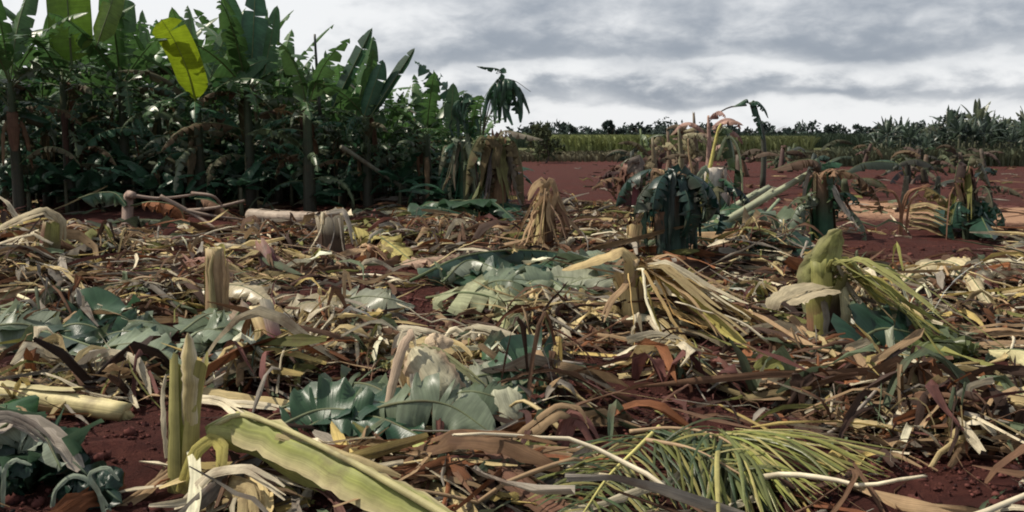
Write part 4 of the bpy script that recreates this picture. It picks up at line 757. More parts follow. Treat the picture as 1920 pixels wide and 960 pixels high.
# M25 dark stump with bent leaf
b = G(1545, 452); Y = b[1]
s = stump(b, A(1542, 330, Y), .15, 'dark green stump with a bent brown leaf making a roof to the left', [DEEP*.8, DEEP, BROWN, TAN], group=SG, layers=5, strips=6, reach=.4, scol=[DEEP, BROWN, GREY], sw=.12); o = np.array(b)
leaf_part(s, o, [A(1542, 345, Y), A(1535, 305, Y), A(1500, 300, Y), A(1450, 318, Y)], .42, np.array([.10, .065, .045]), M_DRY, fold=.5, droop=.7, tears=6, wild=.3, name='bent_leaf')
for k, q in enumerate(([(1540, 345), (1560, 300), (1562, 350), (1560, 400)], [(1530, 380), (1500, 385), (1478, 420), (1475, 450)], [(1550, 380), (1580, 360), (1605, 370), (1610, 385)], [(1530, 360), (1512, 370), (1510, 440)])):
    leaf_part(s, o, [A(a, b_, Y-.15) for a, b_ in q], .36, [DEEP, np.array([.16, .2, .14]), DEEP*.8, np.array([.22, .26, .2])][k], fold=.5, droop=.8, tears=8, wild=.4, name='hanging_leaf')
# M26 dark arching leaves beyond
for lab, q, w, c, Y in (('low dark arching leaf on bare soil right of the bent-leaf stump', [(1700, 330), (1680, 306), (1620, 305), (1582, 325)], .45, np.array([.035, .05, .035]), 19.0), ('thin arched dark leaf beside the far banana row', [(1760, 330), (1740, 305), (1700, 300), (1650, 330)], .35, np.array([.06, .06, .045]), 22.0)):
    pth = [A(a, b_, Y) for a, b_ in q]; g0 = A(q[0][0], 300, Y); g0[2] = float(gz(g0[0], Y)); root = thing('bent_banana_plant', g0, lab, 'banana plant', 'snapped plants on the bare soil')
    mb = MB(); tube(mb, curve([g0-[0, 0, .05], (g0+pth[0])/2, pth[0]], 7), np.linspace(.1, .05, 7), np.array([.07, .07, .05]), m=8); mb.build('pseudostem', M_STEM, root, g0)
    leaf_part(root, g0, pth, w, c, fold=.6, droop=.9, tears=10, wild=.3)
# M27 wilted brown sprout
g0 = G(1695, 442); Y = g0[1]; root = thing('wilted_sprout', g0, 'wilted reddish-brown sprout with stalks drooping to both sides', 'sprout'); o = np.array(g0)
for q, w in (([(1690, 445), (1692, 400), (1705, 360), (1740, 344), (1772, 356)], .09), ([(1692, 445), (1690, 390), (1680, 360), (1655, 352), (1632, 370)], .07), ([(1700, 440), (1705, 380), (1720, 360), (1745, 380)], .06)):
    strip_part(root, o, [A(a, b_, Y) for a, b_ in q], w, np.array([.30, .15, .08])*rng.uniform(.8, 1.1), curl=1.7, up=(.2, -1, .6), name='stalk', n=18, mat=M_STEM)
leaf_part(root, o, [A(1708, 372, Y+.1), A(1735, 350, Y+.1), A(1775, 380, Y), A(1770, 410, Y)], .42, np.array([.20, .15, .06]), M_DRY, fold=.6, droop=.7, tears=12, wild=.5, gap=1.3)
for k in range(5):
    strip_part(root, o, [A(1705, 385+8*k, Y), A(1740, 380+11*k, Y-.1), A(1790, 400+13*k, Y-.3)], .13, np.array([.40, .31, .16])*rng.uniform(.8, 1.1), curl=1.0, name='leaf_strip')
# M28 far right snapped plant
g0 = G(1822, 445); Y = g0[1]
s = stump(g0, A(1812, 318, Y), .10, 'dark snapped plant at far right with leaves hanging to both sides', [np.array([.05, .06, .04]), DEEP, BROWN, BROWN], group=SG, layers=4, strips=6, reach=.35, scol=[BROWN, DKB, OLIVE*.6], sw=.1); o = np.array(g0)
for q, w, c in (([(1812, 325), (1822, 293), (1842, 310), (1858, 350)], .35, np.array([.13, .12, .07])), ([(1812, 325), (1800, 300), (1790, 340), (1795, 370)], .3, np.array([.08, .05, .04])), ([(1815, 390), (1830, 380), (1850, 410), (1862, 440)], .5, np.array([.03, .09, .06])), ([(1812, 385), (1795, 380), (1785, 420), (1790, 450)], .5, np.array([.03, .08, .055]))):
    leaf_part(s, o, [A(a, b_, Y-.1) for a, b_ in q], w, c, fold=.5, droop=.8, tears=10, wild=.4, name='hanging_leaf')
# dried plant at the right end of the grove
b = G(935, 408); Y = b[1]
s = stump(b, A(935, 262, Y), .16, 'dead leaning plant with olive-brown hanging leaves at the right end of the grove', [DKB, BROWN, np.array([.12, .10, .05]), BROWN], group=SG, layers=5, strips=12, reach=.45, scol=[np.array([.16, .12, .06]), BROWN, np.array([.13, .13, .06]), GREY*.8], sw=.22); o = np.array(b)
for q, w, c in (([(930, 270), (945, 245), (985, 252), (1020, 262)], .3, np.array([.24, .21, .16])), ([(930, 275), (900, 255), (878, 300), (872, 370)], .5, np.array([.12, .11, .055])), ([(940, 275), (965, 265), (980, 320), (982, 385)], .5, np.array([.14, .11, .06])), ([(935, 280), (930, 262), (918, 320), (915, 385)], .4, np.array([.11, .085, .045]))):
    leaf_part(s, o, [A(a, b_, Y-.2) for a, b_ in q], w, c, M_DRY, fold=.6, droop=.9, tears=12, wild=.4, name='hanging_leaf', gap=1.2)
b = G(868, 400); Y = b[1]
s = stump(b, A(866, 270, Y), .12, 'snapped plant with pale grey-green leaves hanging straight down before the grove', [DEEP, DEEP, np.array([.10, .12, .07]), np.array([.14, .16, .09])], group=SG, layers=4, strips=8, reach=.35, scol=[np.array([.22, .26, .18]), np.array([.30, .29, .2]), DEEP*1.5], sw=.12); o = np.array(b)
for q, w, c in (([(862, 280), (852, 258), (846, 330), (848, 398)], .28, np.array([.26, .30, .21])), ([(868, 280), (880, 262), (890, 320), (892, 380)], .28, np.array([.18, .22, .14])), ([(860, 290), (835, 272), (825, 300), (822, 330)], .3, np.array([.26, .26, .17])), ([(872, 285), (895, 280), (910, 300), (920, 320)], .26, np.array([.14, .17, .10]))):
    leaf_part(s, o, [A(a, b_, Y-.15) for a, b_ in q], w, c, fold=.5, droop=.8, tears=8, wild=.3, name='hanging_leaf')
for lab, n, w, cc, dz in (('dark green stump with a bent brown', 9, .34, [DEEP, np.array([.10, .12, .07]), BROWN], 1.0), ('whitish pale stump', 7, .30, [np.array([.16, .2, .13]), DEEP, np.array([.12, .12, .07])], .8), ('broad dark maroon trunk', 7, .34, [BROWN, DKB, np.array([.10, .09, .06])], .9), ('dark snapped plant at far right', 8, .32, [DEEP, np.array([.09, .08, .05]), np.array([.05, .07, .04])], .9)):
    s = [q for q in COL.objects if q.get('label', '').startswith(lab)][0]; o = np.array(s.location)
    for k in range(n):
        leaf_part(s, o, arc_path(o+[0, 0, rng.uniform(.5, 1.0)*dz], rng.random()*6.28, rng.uniform(-.1, 1.0), rng.uniform(.6, 1.2), rng.uniform(1.4, 2.6), n=18, expo=.9), w*rng.uniform(.6, 1.1), jit(cc[k % 3], .25), M_LEAF if cc[k % 3][1] > cc[k % 3][0] else M_DRY, fold=.5, droop=.9, tears=12, wild=.55, gap=1.3, N=18, K=4, crumple=.15, name='hanging_leaf', midrib=k % 2 == 0, rib=(.07, .08, .04))
# M31 far snapped plant with head against the sky, M32 dry stalks
Y = 26.0; g0 = A(1432, 300, Y); g0[2] = float(gz(g0[0], Y)); root = thing('snapped_banana_plant', g0, 'thin snapped plant whose dark head leaf hangs against the bright sky', 'banana plant'); o = np.array(g0)
mb = MB(); tube(mb, curve([g0-[0, 0, .05], A(1432, 270, Y), A(1420, 215, Y), A(1405, 192, Y)], 12), np.linspace(.09, .03, 12), np.array([.06, .065, .05]), m=8); mb.build('pseudostem', M_STEM, root, o)
for q, w in (([(1405, 195), (1415, 190), (1425, 225), (1432, 265)], .45), ([(1405, 195), (1400, 186), (1385, 194), (1374, 200)], .3), ([(1405, 195), (1420, 190), (1435, 205), (1441, 222)], .3)):
    leaf_part(root, o, [A(a, b_, Y-.1) for a, b_ in q], w, DEEP*.9, fold=.5, droop=.8, tears=8, wild=.4, petiole=.03)
mb = MB(); tube(mb, curve([A(1400, 197, Y), A(1365, 202, Y), A(1335, 222, Y), A(1325, 240, Y)], 12), np.linspace(.03, .012, 12), np.array([.10, .09, .08]), m=5); mb.build('bare_stalk', M_STEM, root, o)
dry_labels = ['dry broken plant with thin spike right of the far shrubs', 'pinkish dead plant left of the pale stump with arching stalks', 'dead plant with straw leaves behind the leaf-wrapped stump', 'leafless dead stalk behind the leaf-wrapped stump', 'green leafy sprout behind the broad maroon trunk', 'dead brown plant left of the leaf-wrapped stump head']
for k, (px, pt, Y, c) in enumerate(((1302, 215, 24, np.array([.17, .13, .09])), (1326, 222, 22, np.array([.34, .22, .18])), (1275, 240, 23, np.array([.22, .20, .12])), (1252, 250, 25, np.array([.20, .14, .10])), (1205, 245, 27, np.array([.10, .14, .06])), (1225, 262, 21, np.array([.16, .13, .08])))):
    g0 = A(px, 300, Y); g0[2] = float(gz(g0[0], Y)); tp = A(px+rng.normal(0, 3), pt, Y); root = thing('dead_banana_plant', g0, dry_labels[k], 'banana plant', 'dead plants at mid distance'); o = np.array(g0)
    mb = MB(); tube(mb, curve([g0-[0, 0, .05], (g0+tp)/2+[.05, 0, 0], tp], 9), np.linspace(.12, .03, 9), c, m=8, ribs=.1, ragged=.1); mb.build('pseudostem', M_STEM, root, o)
    for q in range(7):
        z = rng.uniform(.5, .95); s0 = g0+(tp-g0)*z; leaf_part(root, o, arc_path(s0, rng.random()*6.28, rng.uniform(-.2, 1.1), rng.uniform(.7, 1.3), rng.uniform(1.5, 2.6), n=16), .3, jit(c*1.1, .25), M_DRY if k != 4 else M_LEAF, N=16, K=3, tears=8, wild=.5, fold=.6, droop=.9, midrib=False, name='hanging_leaf')

# ------------------------------------------------------------------ scattered individual leaf pieces
PAL = [(STRAW*.95, 2.2), (PALE, 2.6), (TAN*.8, 3.6), (BROWN*.8, 5.5), (GREY*.85, 3.4), (OLIVE*.75, 1.2), (RUST*.75, 2.2), (np.array([.13, .055, .048]), 1.5), (np.array([.11, .14, .085]), 2.2), (DKB*.7, 5), (np.array([.46, .35, .13]), .6)]
PNAME = ['straw coloured', 'pale cream', 'tan', 'dark brown', 'weathered grey', 'olive', 'rust brown', 'maroon', 'dull green', 'blackened', 'golden']
pw = np.array([w for _, w in PAL]); pw = pw/pw.sum(); pc = np.array([c for c, _ in PAL])
BARE = [(1350, 900, 280, 70, .85), (770, 800, 220, 45, .7), (970, 545, 190, 40, .6), (130, 670, 160, 40, .5), (1140, 735, 150, 60, 1.0), (1400, 775, 280, 34, .9), (200, 840, 160, 60, 1), (1830, 930, 200, 75, 1), (820, 620, 60, 30, .7), (1440, 690, 100, 30, .6), (1470, 640, 120, 50, .7), (1370, 545, 120, 30, .85), (620, 565, 130, 30, .75), (760, 590, 60, 35, .8), (1720, 475, 300, 42, .97),
        (1750, 400, 300, 40, .97), (230, 660, 60, 30, .5), (330, 480, 60, 30, .7), (300, 410, 300, 40, .8), (1650, 640, 60, 30, .5), (960, 660, 60, 25, .6), (560, 480, 60, 25, .5), (1500, 340, 700, 40, 1.0)]
def keep(x, y):
    px, py = to_px(x, y); d = np.ones_like(px)
    for bx, by, rx, ry, s in BARE: d = d*(1-s*np.exp(-(((px-bx)/rx)**2+((py-by)/ry)**2)**1.5))
    d = d*np.clip(1.25-np.clip((y-13)/5, 0, 1)*(px > 980)*1.0-np.clip((y-15.5)/4, 0, 1), 0, 1)
    return d**2.2*np.clip(.36+6.0*fbm(x*.75+3, y*.75, 3), .03, 1)
def scatter(n, y0, y1, power=1.0):
    out = []
    while sum(len(a) for a in out) < n:
        y = y0+(y1-y0)*rng.random(n*3)**power; x = (rng.random(n*3)*2-1)*(.64*y+.5); ok = rng.random(n*3) < keep(x, y)
        out.append(np.stack([x[ok], y[ok]], -1))
    return np.vstack(out)[:n]
def strips_at(P, L, W, n, lift, archs, yaw=None):
    """ribbon paths lying on the soil: P (B,2)"""
    B = len(P); t = np.linspace(-.5, .5, n)[None]; yaw = rng.random(B)*2*pi if yaw is None else yaw
    bend = rng.normal(0, .9, B)[:, None]; h = yaw[:, None]+bend*t; dx = np.cos(h)*L[:, None]/(n-1); dy = np.sin(h)*L[:, None]/(n-1)
    x = np.cumsum(dx, 1); y = np.cumsum(dy, 1); x = x-x[:, n//2:n//2+1]+P[:, :1]; y = y-y[:, n//2:n//2+1]+P[:, 1:2]
    tt = np.linspace(0, 1, n)[None]; arch = archs[:, None]*np.sin(pi*tt*rng.choice([.5, 1, 1, 1.5], B)[:, None]+rng.choice([0, 0, pi/2], B)[:, None]*0)
    z = gz(x, y)+lift[:, None]+np.abs(arch)+rng.normal(0, .006, (B, n)).cumsum(1)*.5
    z = np.maximum(z, gz(x, y)+.008)
    return np.stack([x, y, z], -1)
LG = 'dry leaf pieces scattered over the field'
P = scatter(290, 2.9, 9.0, .9)
for i in range(290):
    k = int(rng.choice(len(PAL), p=pw)); L = rng.uniform(.25, .95); w = rng.uniform(.015, .055)*rng.choice([.6, 1, 1.6])
    pth = strips_at(P[i:i+1], np.array([L]), None, 11, np.array([rng.uniform(.01, .06)]), np.array([abs(rng.normal(0, .07))]))[0]
    mb = MB(); ribbon(mb, pth, w, jit(pc[k], .18), curl=float(rng.uniform(-.7, .9)), roll=np.linspace(rng.normal(0, .6), rng.normal(0, .8), 11), m=7, ragged=.45, up=(0, 0, 1), crumple=.26, taper=(rng.uniform(.2, 1), rng.uniform(.08, .8)))
    ob = mb.build('dry_leaf_piece', M_DRY, None, pth[5])
    where = 'close to the bottom edge' if P[i][1] < 4.6 else 'in the middle of the field' if P[i][1] < 6.8 else 'in the farther litter'
    tag(ob, f'{PNAME[k]} curled leaf piece lying {where}', 'leaf piece', LG)
# broad torn sheaths lying about
SHN = [(PALE*.8, 'pale cream'), (STRAW*.9, 'straw coloured'), (TAN, 'tan'), (np.array([.30, .17, .13]), 'reddish'), (GREY, 'grey'), (BROWN, 'dark brown'), (np.array([.14, .17, .10]), 'grey-green')]
P = scatter(64, 3.4, 14, .8)
for i in range(64):
    k = int(rng.choice(7, p=[.18, .14, .2, .12, .12, .16, .08])); L = rng.uniform(.4, 1.1); w = rng.uniform(.06, .12)
    pth = strips_at(P[i:i+1], np.array([L]), None, 16, np.array([rng.uniform(.02, .08)]), np.array([rng.uniform(.02, .22)]), yaw=np.array([rng.normal(0, .6)+rng.choice([0, pi])]))[0]; root = thing('torn_leaf_sheath', pth[8], 'x', 'leaf sheath', 'broad torn sheaths lying in the litter')
    strip_part(root, pth[8], pth, w, jit(SHN[k][0], .12), name='band', vee=rng.uniform(0, .4), curl=rng.uniform(.1, .7), up=(rng.normal(0, .4), rng.normal(-.3, .4), 1), roll=(rng.normal(0, .4), rng.normal(0, .6)), crumple=.22, fray=int(rng.choice([2, 3, 4])), n=20, ragged=.25, soft=0, taper=(rng.uniform(.3, .9), rng.uniform(.2, .8)))
    if rng.random() < .6: strip_part(root, pth[8], pth[4:]+np.array([rng.normal(0, .04), rng.normal(0, .04), .03]), w*.5, jit(SHN[k][0]*.8, .2), name='torn_edge', curl=.8, up=(0, -.3, 1), roll=(rng.normal(0, .6), rng.normal(0, .9)), crumple=.15, n=16, ragged=.3, soft=0)
    zone = 'near the foreground stump and palm fronds' if P[i][1] < 5.5 else 'among the mid-field stumps' if P[i][1] < 9 else 'in the litter nearest the grove'
    root['label'] = f'broad {SHN[k][1]} torn leaf sheath lying {zone}'
b = G(515, 512); stump(b, A(500, 470, b[1]+.2), .10, 'low reddish-brown broken stem butt behind the tall hollow stump', [DKB, MAROON, np.array([.17, .09, .07]), np.array([.26, .15, .11])], group=SG, layers=6, hollow=.15, strips=16, reach=.5, sw=.08, ragged=.5)
b = G(690, 490); stump(b, A(700, 462, b[1]), .10, 'small splintered stub among rust-red litter left of the dark heaped leaf', [BROWN, RUST, TAN], group=SG, layers=3, strips=9, reach=.5, sw=.05)
b = G(1110, 520); stump(b, A(1120, 498, b[1]), .08, 'tiny stub behind the folded pale leaf of the golden stump', [DKB, BROWN, TAN], group=SG, layers=3, strips=8, reach=.5, sw=.05)
b = G(1340, 560); stump(b, A(1345, 535, b[1]), .08, 'tiny brown stub on bare dark soil between the golden and olive stumps', [DKB, BROWN, TAN], group=SG, layers=3, strips=8, reach=.45, sw=.04)

# leaf stalks and splinters, individual
P = scatter(90, 3.0, 13.0, .9)
for i in range(90):
    L = rng.uniform(.3, 1.0); r = rng.uniform(.007, .02); y = rng.normal(0, .5)+rng.choice([0, pi])
    pth = strips_at(P[i:i+1], np.array([L]), None, 9, np.array([rng.uniform(.03, .10)]), np.array([abs(rng.normal(0, .05))]), yaw=np.array([y if rng.random() < .7 else rng.random()*6.28]))[0]
    tilt = rng.normal(0, .16); pth[:, 2] += np.maximum(0, np.linspace(0, tilt, 9)); k = int(rng.choice([0, 1, 1, 4, 2]))
    mb = MB(); tube(mb, pth, np.linspace(r, r*.5, 9), jit(pc[k], .15), m=6, up=(0.1, 0, 1), ribs=.12, ragged=.03); ob = mb.build('broken_leaf_stalk', M_STEM, None, pth[4])
    tag(ob, f'{PNAME[k]} broken leaf stalk lying in the litter', 'leaf stalk', 'broken leaf stalks in the litter')

# ------------------------------------------------------------------ litter that nobody could count
def litter(name, n, y0, y1, Lr, Wr, lift, arch, m=4, nn=6, power=.8, mat=M_DRY, P=None, pal=pw, crumple=.42, label='loose dry banana leaf litter covering the soil', h=None):
    P = scatter(n, y0, y1, power) if P is None else P; n = len(P); L = rng.uniform(*Lr, n)*rng.choice([.6, 1, 1, 1.5], n); W = rng.uniform(*Wr, n)*rng.choice([.5, .8, 1, 1.5], n)
    big = np.clip(fbm(P[:, 0]*1.3+9, P[:, 1]*1.3, 2)*2+.6, .1, 1.3)
    pth = strips_at(P, L, None, nn, rng.uniform(.0, lift, n)*big if h is None else h, np.abs(rng.normal(0, arch, n))*big)
    kk = rng.integers(1, nn-1, n); tl = np.arange(nn)[None]-kk[:, None]; pth[..., 2] += np.maximum(tl, 0)*rng.normal(0, .16, (n, 1))*(L[:, None]/nn); pth[..., :2] += np.maximum(tl, 0)[..., None]*rng.normal(0, .35, (n, 1, 2))*(L[:, None, None]/nn)
    pth[..., 2] = np.maximum(pth[..., 2], gz(pth[..., 0], pth[..., 1])+.006)
    k = rng.choice(len(PAL), n, p=pal); c = pc[k]*(1+rng.normal(0, .25, (n, 1))); c = np.clip(c, .01, .78)
    roll = rng.normal(0, .8, (n, 1))+np.linspace(0, 1, nn)[None]*rng.normal(0, 1.2, (n, 1))
    mb = MB(); ribbon(mb, pth, W, c, curl=rng.uniform(-.8, 1.0, n), roll=roll, m=m, ragged=.6, crumple=crumple, taper=(rng.uniform(.15, 1, n), rng.uniform(.05, .8, n)))
    ob = mb.build(name, mat); tag(ob, label, None, None, 'stuff'); return ob
litter('leaf_litter', 4600, 2.5, 17, (.18, .75), (.010, .055), .09, .07, power=.75, m=4, nn=7)
litter('straw_litter', 6500, 2.4, 17, (.08, .6), (.003, .014), .07, .05, m=3, nn=5, power=.72)
litter('far_leaf_litter', 3000, 9, 20, (.3, 1.1), (.02, .09), .14, .10, power=.9)
def mixw(d): q = pw.copy(); [q.__setitem__(a, q[a]*b) for a, b in d.items()]; return q/q.sum()
def field_pts(n):
    y = 17+31*rng.random(n)**2.2; px = rng.uniform(1000, 1940, n); return np.stack([(px-960)/FPX*y, y], -1)
litter('field_debris', 0, 0, 0, (.25, .8), (.03, .10), .03, .04, P=field_pts(300), pal=mixw({0: .3, 1: .2, 10: .2, 3: 2, 9: 2}), label='sparse broken leaf bits across the red field')
# loose heaps of torn strips round the stumps and fallen leaves
HEAPS = [(60, 520, 1.2, .30, 1), (200, 480, 1.0, .22, 1), (330, 570, .8, .16, 1), (450, 500, 1.0, .22, 1), (520, 460, 1.2, .2, 0), (680, 440, 1.2, .25, 1), (620, 640, .7, .16, 1), (700, 680, .5, .15, 1), (560, 600, .6, .14, 1), (480, 720, .4, .12, 1), (100, 620, .7, .18, 2), (820, 440, 1.4, .22, 0), (900, 470, 1.2, .18, 0), (1080, 440, 1.3, .22, 0), (1100, 400, 1.6, .2, 0), (1020, 470, .8, .3, 0), (1050, 620, .6, .16, 1), (1230, 570, .8, .28, 1), (1320, 620, .8, .22, 1), (1420, 600, .9, .2, 1), (1400, 480, 1.0, .35, 0), (1250, 700, .4, .14, 1), (1450, 720, .6, .16, 0), (1520, 700, .6, .18, 0), (1620, 600, .8, .25, 1), (1700, 640, .7, .2, 2), (1780, 560, 1.0, .22, 1), (1860, 640, .8, .2, 0), (1640, 740, .5, .18, 0), (1720, 790, .5, .18, 0), (1800, 830, .4, .16, 0), (1860, 760, .4, .18, 1), (1560, 790, .4, .12, 0), (900, 690, .4, .12, 1), (650, 880, .35, .1, 1), (830, 900, .35, .1, 0), (960, 900, .3, .1, 0), (470, 930, .3, .1, 1), (1000, 760, .3, .1, 0), (60, 720, .4, .1, 1), (240, 740, .3, .1, 1), (1900, 540, .8, .12, 0)]
HP = [mixw({2: 1.6, 3: 1.5, 6: 1.4}), mixw({0: 2.6, 1: 2.8, 5: 1.4, 3: .7, 10: 2.5}), mixw({8: 5, 5: 3, 4: 1.5})]
for kind, nm, lab in ((0, 'brown_litter', 'heaps of brown torn leaf strips round the stumps'), (1, 'straw_heaps', 'heaps of pale straw strips round the stumps'), (2, 'green_litter', 'torn green and grey leaf shreds in low heaps')):
    PP = []; HH = []
    for px, py, r, hh, kd in HEAPS:
        if kd != kind: continue
        g0 = G(px, py); n = int(200*max(r, .35)**1.1); a = rng.random(n)*6.28; rr = r*np.abs(rng.normal(0, .5, n)); PP.append(np.stack([g0[0]+rr*np.cos(a), g0[1]+rr*np.sin(a)*.8], -1)); HH.append(rng.random(n)*hh*np.exp(-(rr/r)**2*1.5))
    litter(nm, 0, 0, 0, (.2, .8), (.008, .06), 0, .12, P=np.vstack(PP), h=np.hstack(HH), pal=HP[kind], label=lab, nn=7)
# clods
def clods(n):
    y = 2.3+9*rng.random(n)**1.1; x = (rng.random(n)*2-1)*(.64*y+.4); s = rng.uniform(.003, .014, n)*np.where(rng.random(n) < .05, 2.6, 1)
    th = np.linspace(0, 2*pi, 6, endpoint=False); ph = np.linspace(-1.35, 1.35, 4)
    S = np.stack([np.cos(ph)[:, None]*np.cos(th), np.cos(ph)[:, None]*np.sin(th), np.broadcast_to(np.sin(ph)[:, None], (4, 6))], -1)
    V = S[None]*(s[:, None, None, None])*(1+rng.normal(0, .22, (n, 4, 6, 1)))*np.array([1, 1, .7]); V = V+np.stack([x, y, gz(x, y)+s*.25], -1)[:, None, None]
    c = np.array([.085, .032, .027])*(1+rng.normal(0, .35, (n, 1, 1, 1)))
    mb = MB(); mb.grid(V, np.broadcast_to(np.clip(c, .02, .3), V.shape), closed=True); ob = mb.build('soil_clods', M_CLOD); tag(ob, 'crumbs and clods of red soil', None, None, 'stuff')
clods(22000)

# ------------------------------------------------------------------ far field
def clump_tree(name, label, loc, h, w, col, group=None, n=420, leaf=.3, trunk=.35, seed=0, cat='tree', tall=1.0):
    R = np.random.default_rng(seed); root = thing(name, loc, label, cat, group); o = np.asarray(loc, float)
    mb = MB(); tube(mb, curve([o-[0, 0, .1], o+[R.normal(0, .05)*h, 0, h*trunk], o+[R.normal(0, .08)*h, 0, h*.8]], 8), np.linspace(.05, .015, 8)*h*.6, np.array([.07, .05, .04]), m=7)
    for k in range(5):
        a = R.random()*6.28; s0 = o+[0, 0, h*R.uniform(trunk*.8, .7)]; tube(mb, curve([s0, s0+[cos(a)*w*.2, sin(a)*w*.2, h*.12], s0+[cos(a)*w*.38, sin(a)*w*.38, h*.2]], 5), np.linspace(.02, .006, 5)*h*.6, np.array([.07, .05, .04]), m=5)
    mb.build('trunk', M_STEM, root, o)
    nc = 9; cc = np.stack([R.normal(0, .22, nc)*w, R.normal(0, .22, nc)*w, h*(trunk+R.random(nc)*(1-trunk)*.92)], -1); cs = R.uniform(.12, .26, nc)*w
    k = R.integers(0, nc, n); d = unit(R.normal(0, 1, (n, 3))); C = cc[k]+d*(cs[k]*R.random(n)**.4)[:, None]*np.array([1, 1, tall])+o
    a = unit(R.normal(0, 1, (n, 3))); b = unit(np.cross(a, R.normal(0, 1, (n, 3)))); s = leaf*R.uniform(.5, 1.2, (n, 1))
    V = np.stack([np.stack([C-a*s-b*s*.4, C-a*s*.2+b*s*.5], 1), np.stack([C+a*s*.2-b*s*.5, C+a*s+b*s*.4], 1)], 1)
    mb = MB(); mb.grid(V, np.broadcast_to((np.asarray(col)*(1+R.normal(0, .25, (n, 1))))[:, None, None], V.shape)); mb.build('crown', M_FAR, root, o)
    return root
# small tree on the red field
g0 = np.array([*_g0(1022, 306), 0.0]); g0[2] = float(gz(g0[0], g0[1]))
clump_tree('field_tree', 'lone small dark tree on the red field right of the grove', g0, 2.1, 2.6, np.array([.06, .075, .035]), n=600, leaf=.16, seed=3, trunk=.25)
# standing cane crop
def crop(name, label, px0, px1, Y0, Y1, n, h, col):
    Y = rng.uniform(Y0, Y1, n); x0 = (px0-960)/FPX*Y; x1 = (px1-960)/FPX*Y; x = x0+(x1-x0)*rng.random(n); t = np.linspace(0, 1, 5)[None]
    H = h*rng.uniform(.7, 1.1, n)[:, None]; a = rng.random(n)[:, None]*6.28; lean = rng.uniform(.1, .5, n)[:, None]*H
    p = np.stack([x[:, None]+np.cos(a)*lean*t**2, Y[:, None]+np.sin(a)*lean*t**2, H*(t-.25*t**3)], -1)
    mb = MB(); ribbon(mb, p, rng.uniform(.08, .18, n), np.clip(col*(1+rng.normal(0, .2, (n, 1))), .01, .6), m=3, up=(0, 1, 0), curl=np.full(n, .6), taper=(.6, .1)); o = mb.build(name, M_FAR); tag(o, label, None, None, 'stuff')
crop('crop_field', 'light green standing crop across the far field', 1010, 1260, 66, 95, 9000, 2.0, np.array([.20, .225, .085]))
crop('dry_crop_field', 'olive crop strip in the far field right of centre', 1180, 1520, 70, 110, 9000, 1.9, np.array([.15, .165, .07]))
crop('low_weeds', 'low weeds along the far edge of the red field', 960, 1960, 52, 70, 6000, .6, np.array([.11, .10, .06]))
crop('row_brush', 'brush at the feet of the distant banana row', 1560, 1970, 44, 58, 5000, 1.1, np.array([.085, .095, .055]))
crop('brush', 'dark brush beneath the far tree line', 960, 1980, 112, 150, 14000, 2.4, np.array([.05, .07, .045]))
# far row of banana plants at right
def far_banana(loc, h, col, seed, label, group, cat='banana plant'):
    R = np.random.default_rng(seed); root = thing('banana_plant', loc, label, cat, group); o = np.asarray(loc, float)
    mb = MB(); tube(mb, np.stack([np.zeros(5), np.zeros(5), np.linspace(-.05, h*.6, 5)], -1)+o, np.linspace(.11, .07, 5), np.array([.08, .085, .05]), m=7); mb.build('pseudostem', M_STEM, root, o)
    for i in range(10):
        f = i/9; b, _ = banana_leaf(arc_path(o+[0, 0, h*.6], i*2.4+R.random(), 1.5-.9*f, h*.5, .2+1.6*f, n=12), .34*h/2.8, np.asarray(col)*R.uniform(.75, 1.3), N=12, K=2, tears=int(2+5*f), wild=.3, fold=.3, droop=.6, seed=int(R.integers(1 << 30))); b.build('leaf', M_LEAF, root, o)
    return root
FR = [far_banana((0, 0, 0), 2.3+.25*k, [np.array([.07, .10, .07]), np.array([.12, .14, .09]), np.array([.06, .085, .065]), np.array([.11, .11, .08])][k % 4], 70+k, 'x', None) for k in range(6)]
cnt = 0
for px in list(np.arange(1640, 1960, 8)):
    for Yr in (50, 56):
        pr = FR[cnt % 6]; ob = pr if cnt < 6 else copy_tree(pr); cnt += 1; xx = px+rng.normal(0, 4); Y = Yr+rng.normal(0, 1.2); x = (xx-960)/FPX*Y; s = rng.uniform(.55, .98)*(1 if px > 1760 else .8)
        ob.location = (x, Y, float(gz(x, Y))); ob.rotation_euler.z = rng.random()*6.28; ob.scale = (s, s, s)
        tag(ob, f'distant banana plant in the {"nearer" if Yr == 50 else "farther"} line of the row at far right', 'banana plant', 'distant banana row at the right')
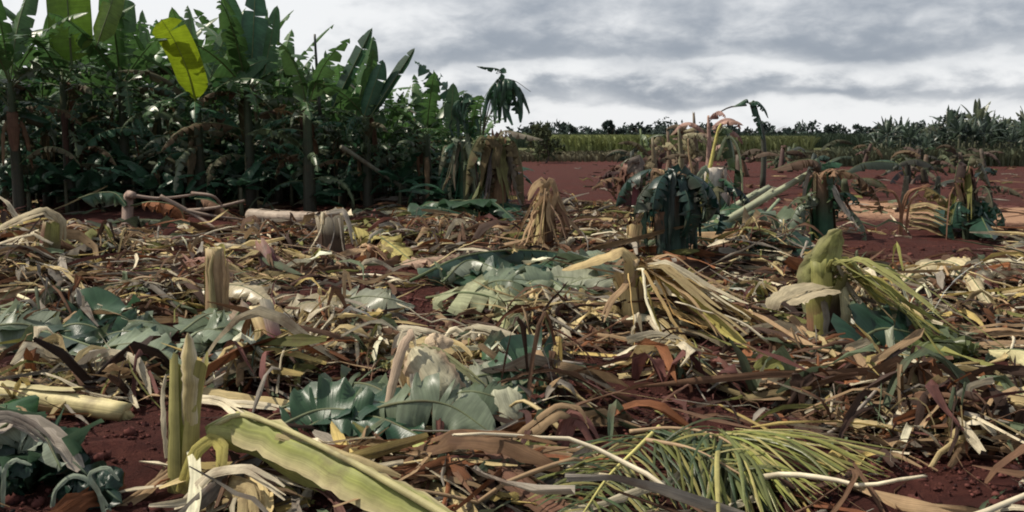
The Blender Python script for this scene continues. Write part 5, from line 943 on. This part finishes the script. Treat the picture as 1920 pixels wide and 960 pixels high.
# wrecked plants across the red field beyond the litter
WREC = ['low brown wreck of a plant', 'collapsed dark plant', 'withered leaning plant', 'half-fallen olive plant']
for k in range(26):
    px = rng.uniform(1380, 1930) if k < 20 else rng.uniform(1130, 1330); Y = rng.uniform(21, 44); x = (px-960)/FPX*Y; o = np.array([x, Y, float(gz(x, Y))]); h = rng.uniform(.35, 1.1); c = [np.array([.08, .05, .035]), np.array([.035, .045, .03]), np.array([.08, .065, .045]), np.array([.06, .07, .035])][k % 4]
    root = thing('wrecked_banana_plant', o, WREC[k % 4]+(' far out on the red field' if Y > 32 else ' on the red field beyond the litter'), 'banana plant', 'wrecked plants out on the red field'); a = rng.random()*6.28; tp = o+[cos(a)*.3*h, sin(a)*.3*h, h]
    mb = MB(); tube(mb, curve([o-[0, 0, .05], (o+tp)/2, tp], 6), np.linspace(.13, .07, 6), jit(c, .2), m=8, ribs=.1, ragged=.1); mb.build('pseudostem', M_STEM, root, o)
    for q in range(5): leaf_part(root, o, arc_path(o+(tp-o)*rng.uniform(.6, 1), rng.random()*6.28, rng.uniform(-.2, .9), rng.uniform(.7, 1.5), rng.uniform(1.0, 2.2), n=14), .34, jit(c*1.1, .3), M_DRY, N=14, K=3, tears=8, wild=.5, fold=.6, droop=.9, midrib=False, name='hanging_leaf')
# distinct taller trees on the skyline
sky_trees = [(1785, 205, 62, 1.6, 'spindly tree with small dark top rising above the distant row at right'), (1145, 225, 90, 1.8, 'narrow dark tree rising from the light green crop'), (1245, 232, 95, 5.0, 'wide bluish dark tree behind the crop in the middle'), (1195, 230, 98, 2.2, 'dark tree between the narrow tree and the wide one'), (1640, 232, 120, 2.6, 'dark pointed tree left of the distant banana row'), (1655, 235, 122, 2.0, 'slimmer pointed tree next to the dark pointed tree')]
for k, (px, pt, Y, w, lab) in enumerate(sky_trees):
    x = (px-960)/FPX*Y; h = A(px, pt, Y)[2]; clump_tree('skyline_tree', lab, (x, Y, 0), h, w, np.array([.035, .052, .045]), 'trees on the skyline', n=500, leaf=.22, seed=100+k, trunk=.3 if k else .62)
lab = 'small dark far tree in the line along the horizon'
for k, px in enumerate(np.linspace(975, 1930, 62)):
    Y = rng.uniform(118, 165); xx = px+rng.normal(0, 6); pt = rng.uniform(230, 246) if xx < 1700 else rng.uniform(226, 240); h = A(xx, pt, Y)[2]; x = (xx-960)/FPX*Y
    clump_tree('horizon_tree', lab, (x, Y, 0), h, rng.uniform(2.2, 5.0), np.array([.04, .058, .05])*rng.uniform(.8, 1.3), 'far trees along the horizon', n=170, leaf=.42, seed=200+k, trunk=.2)
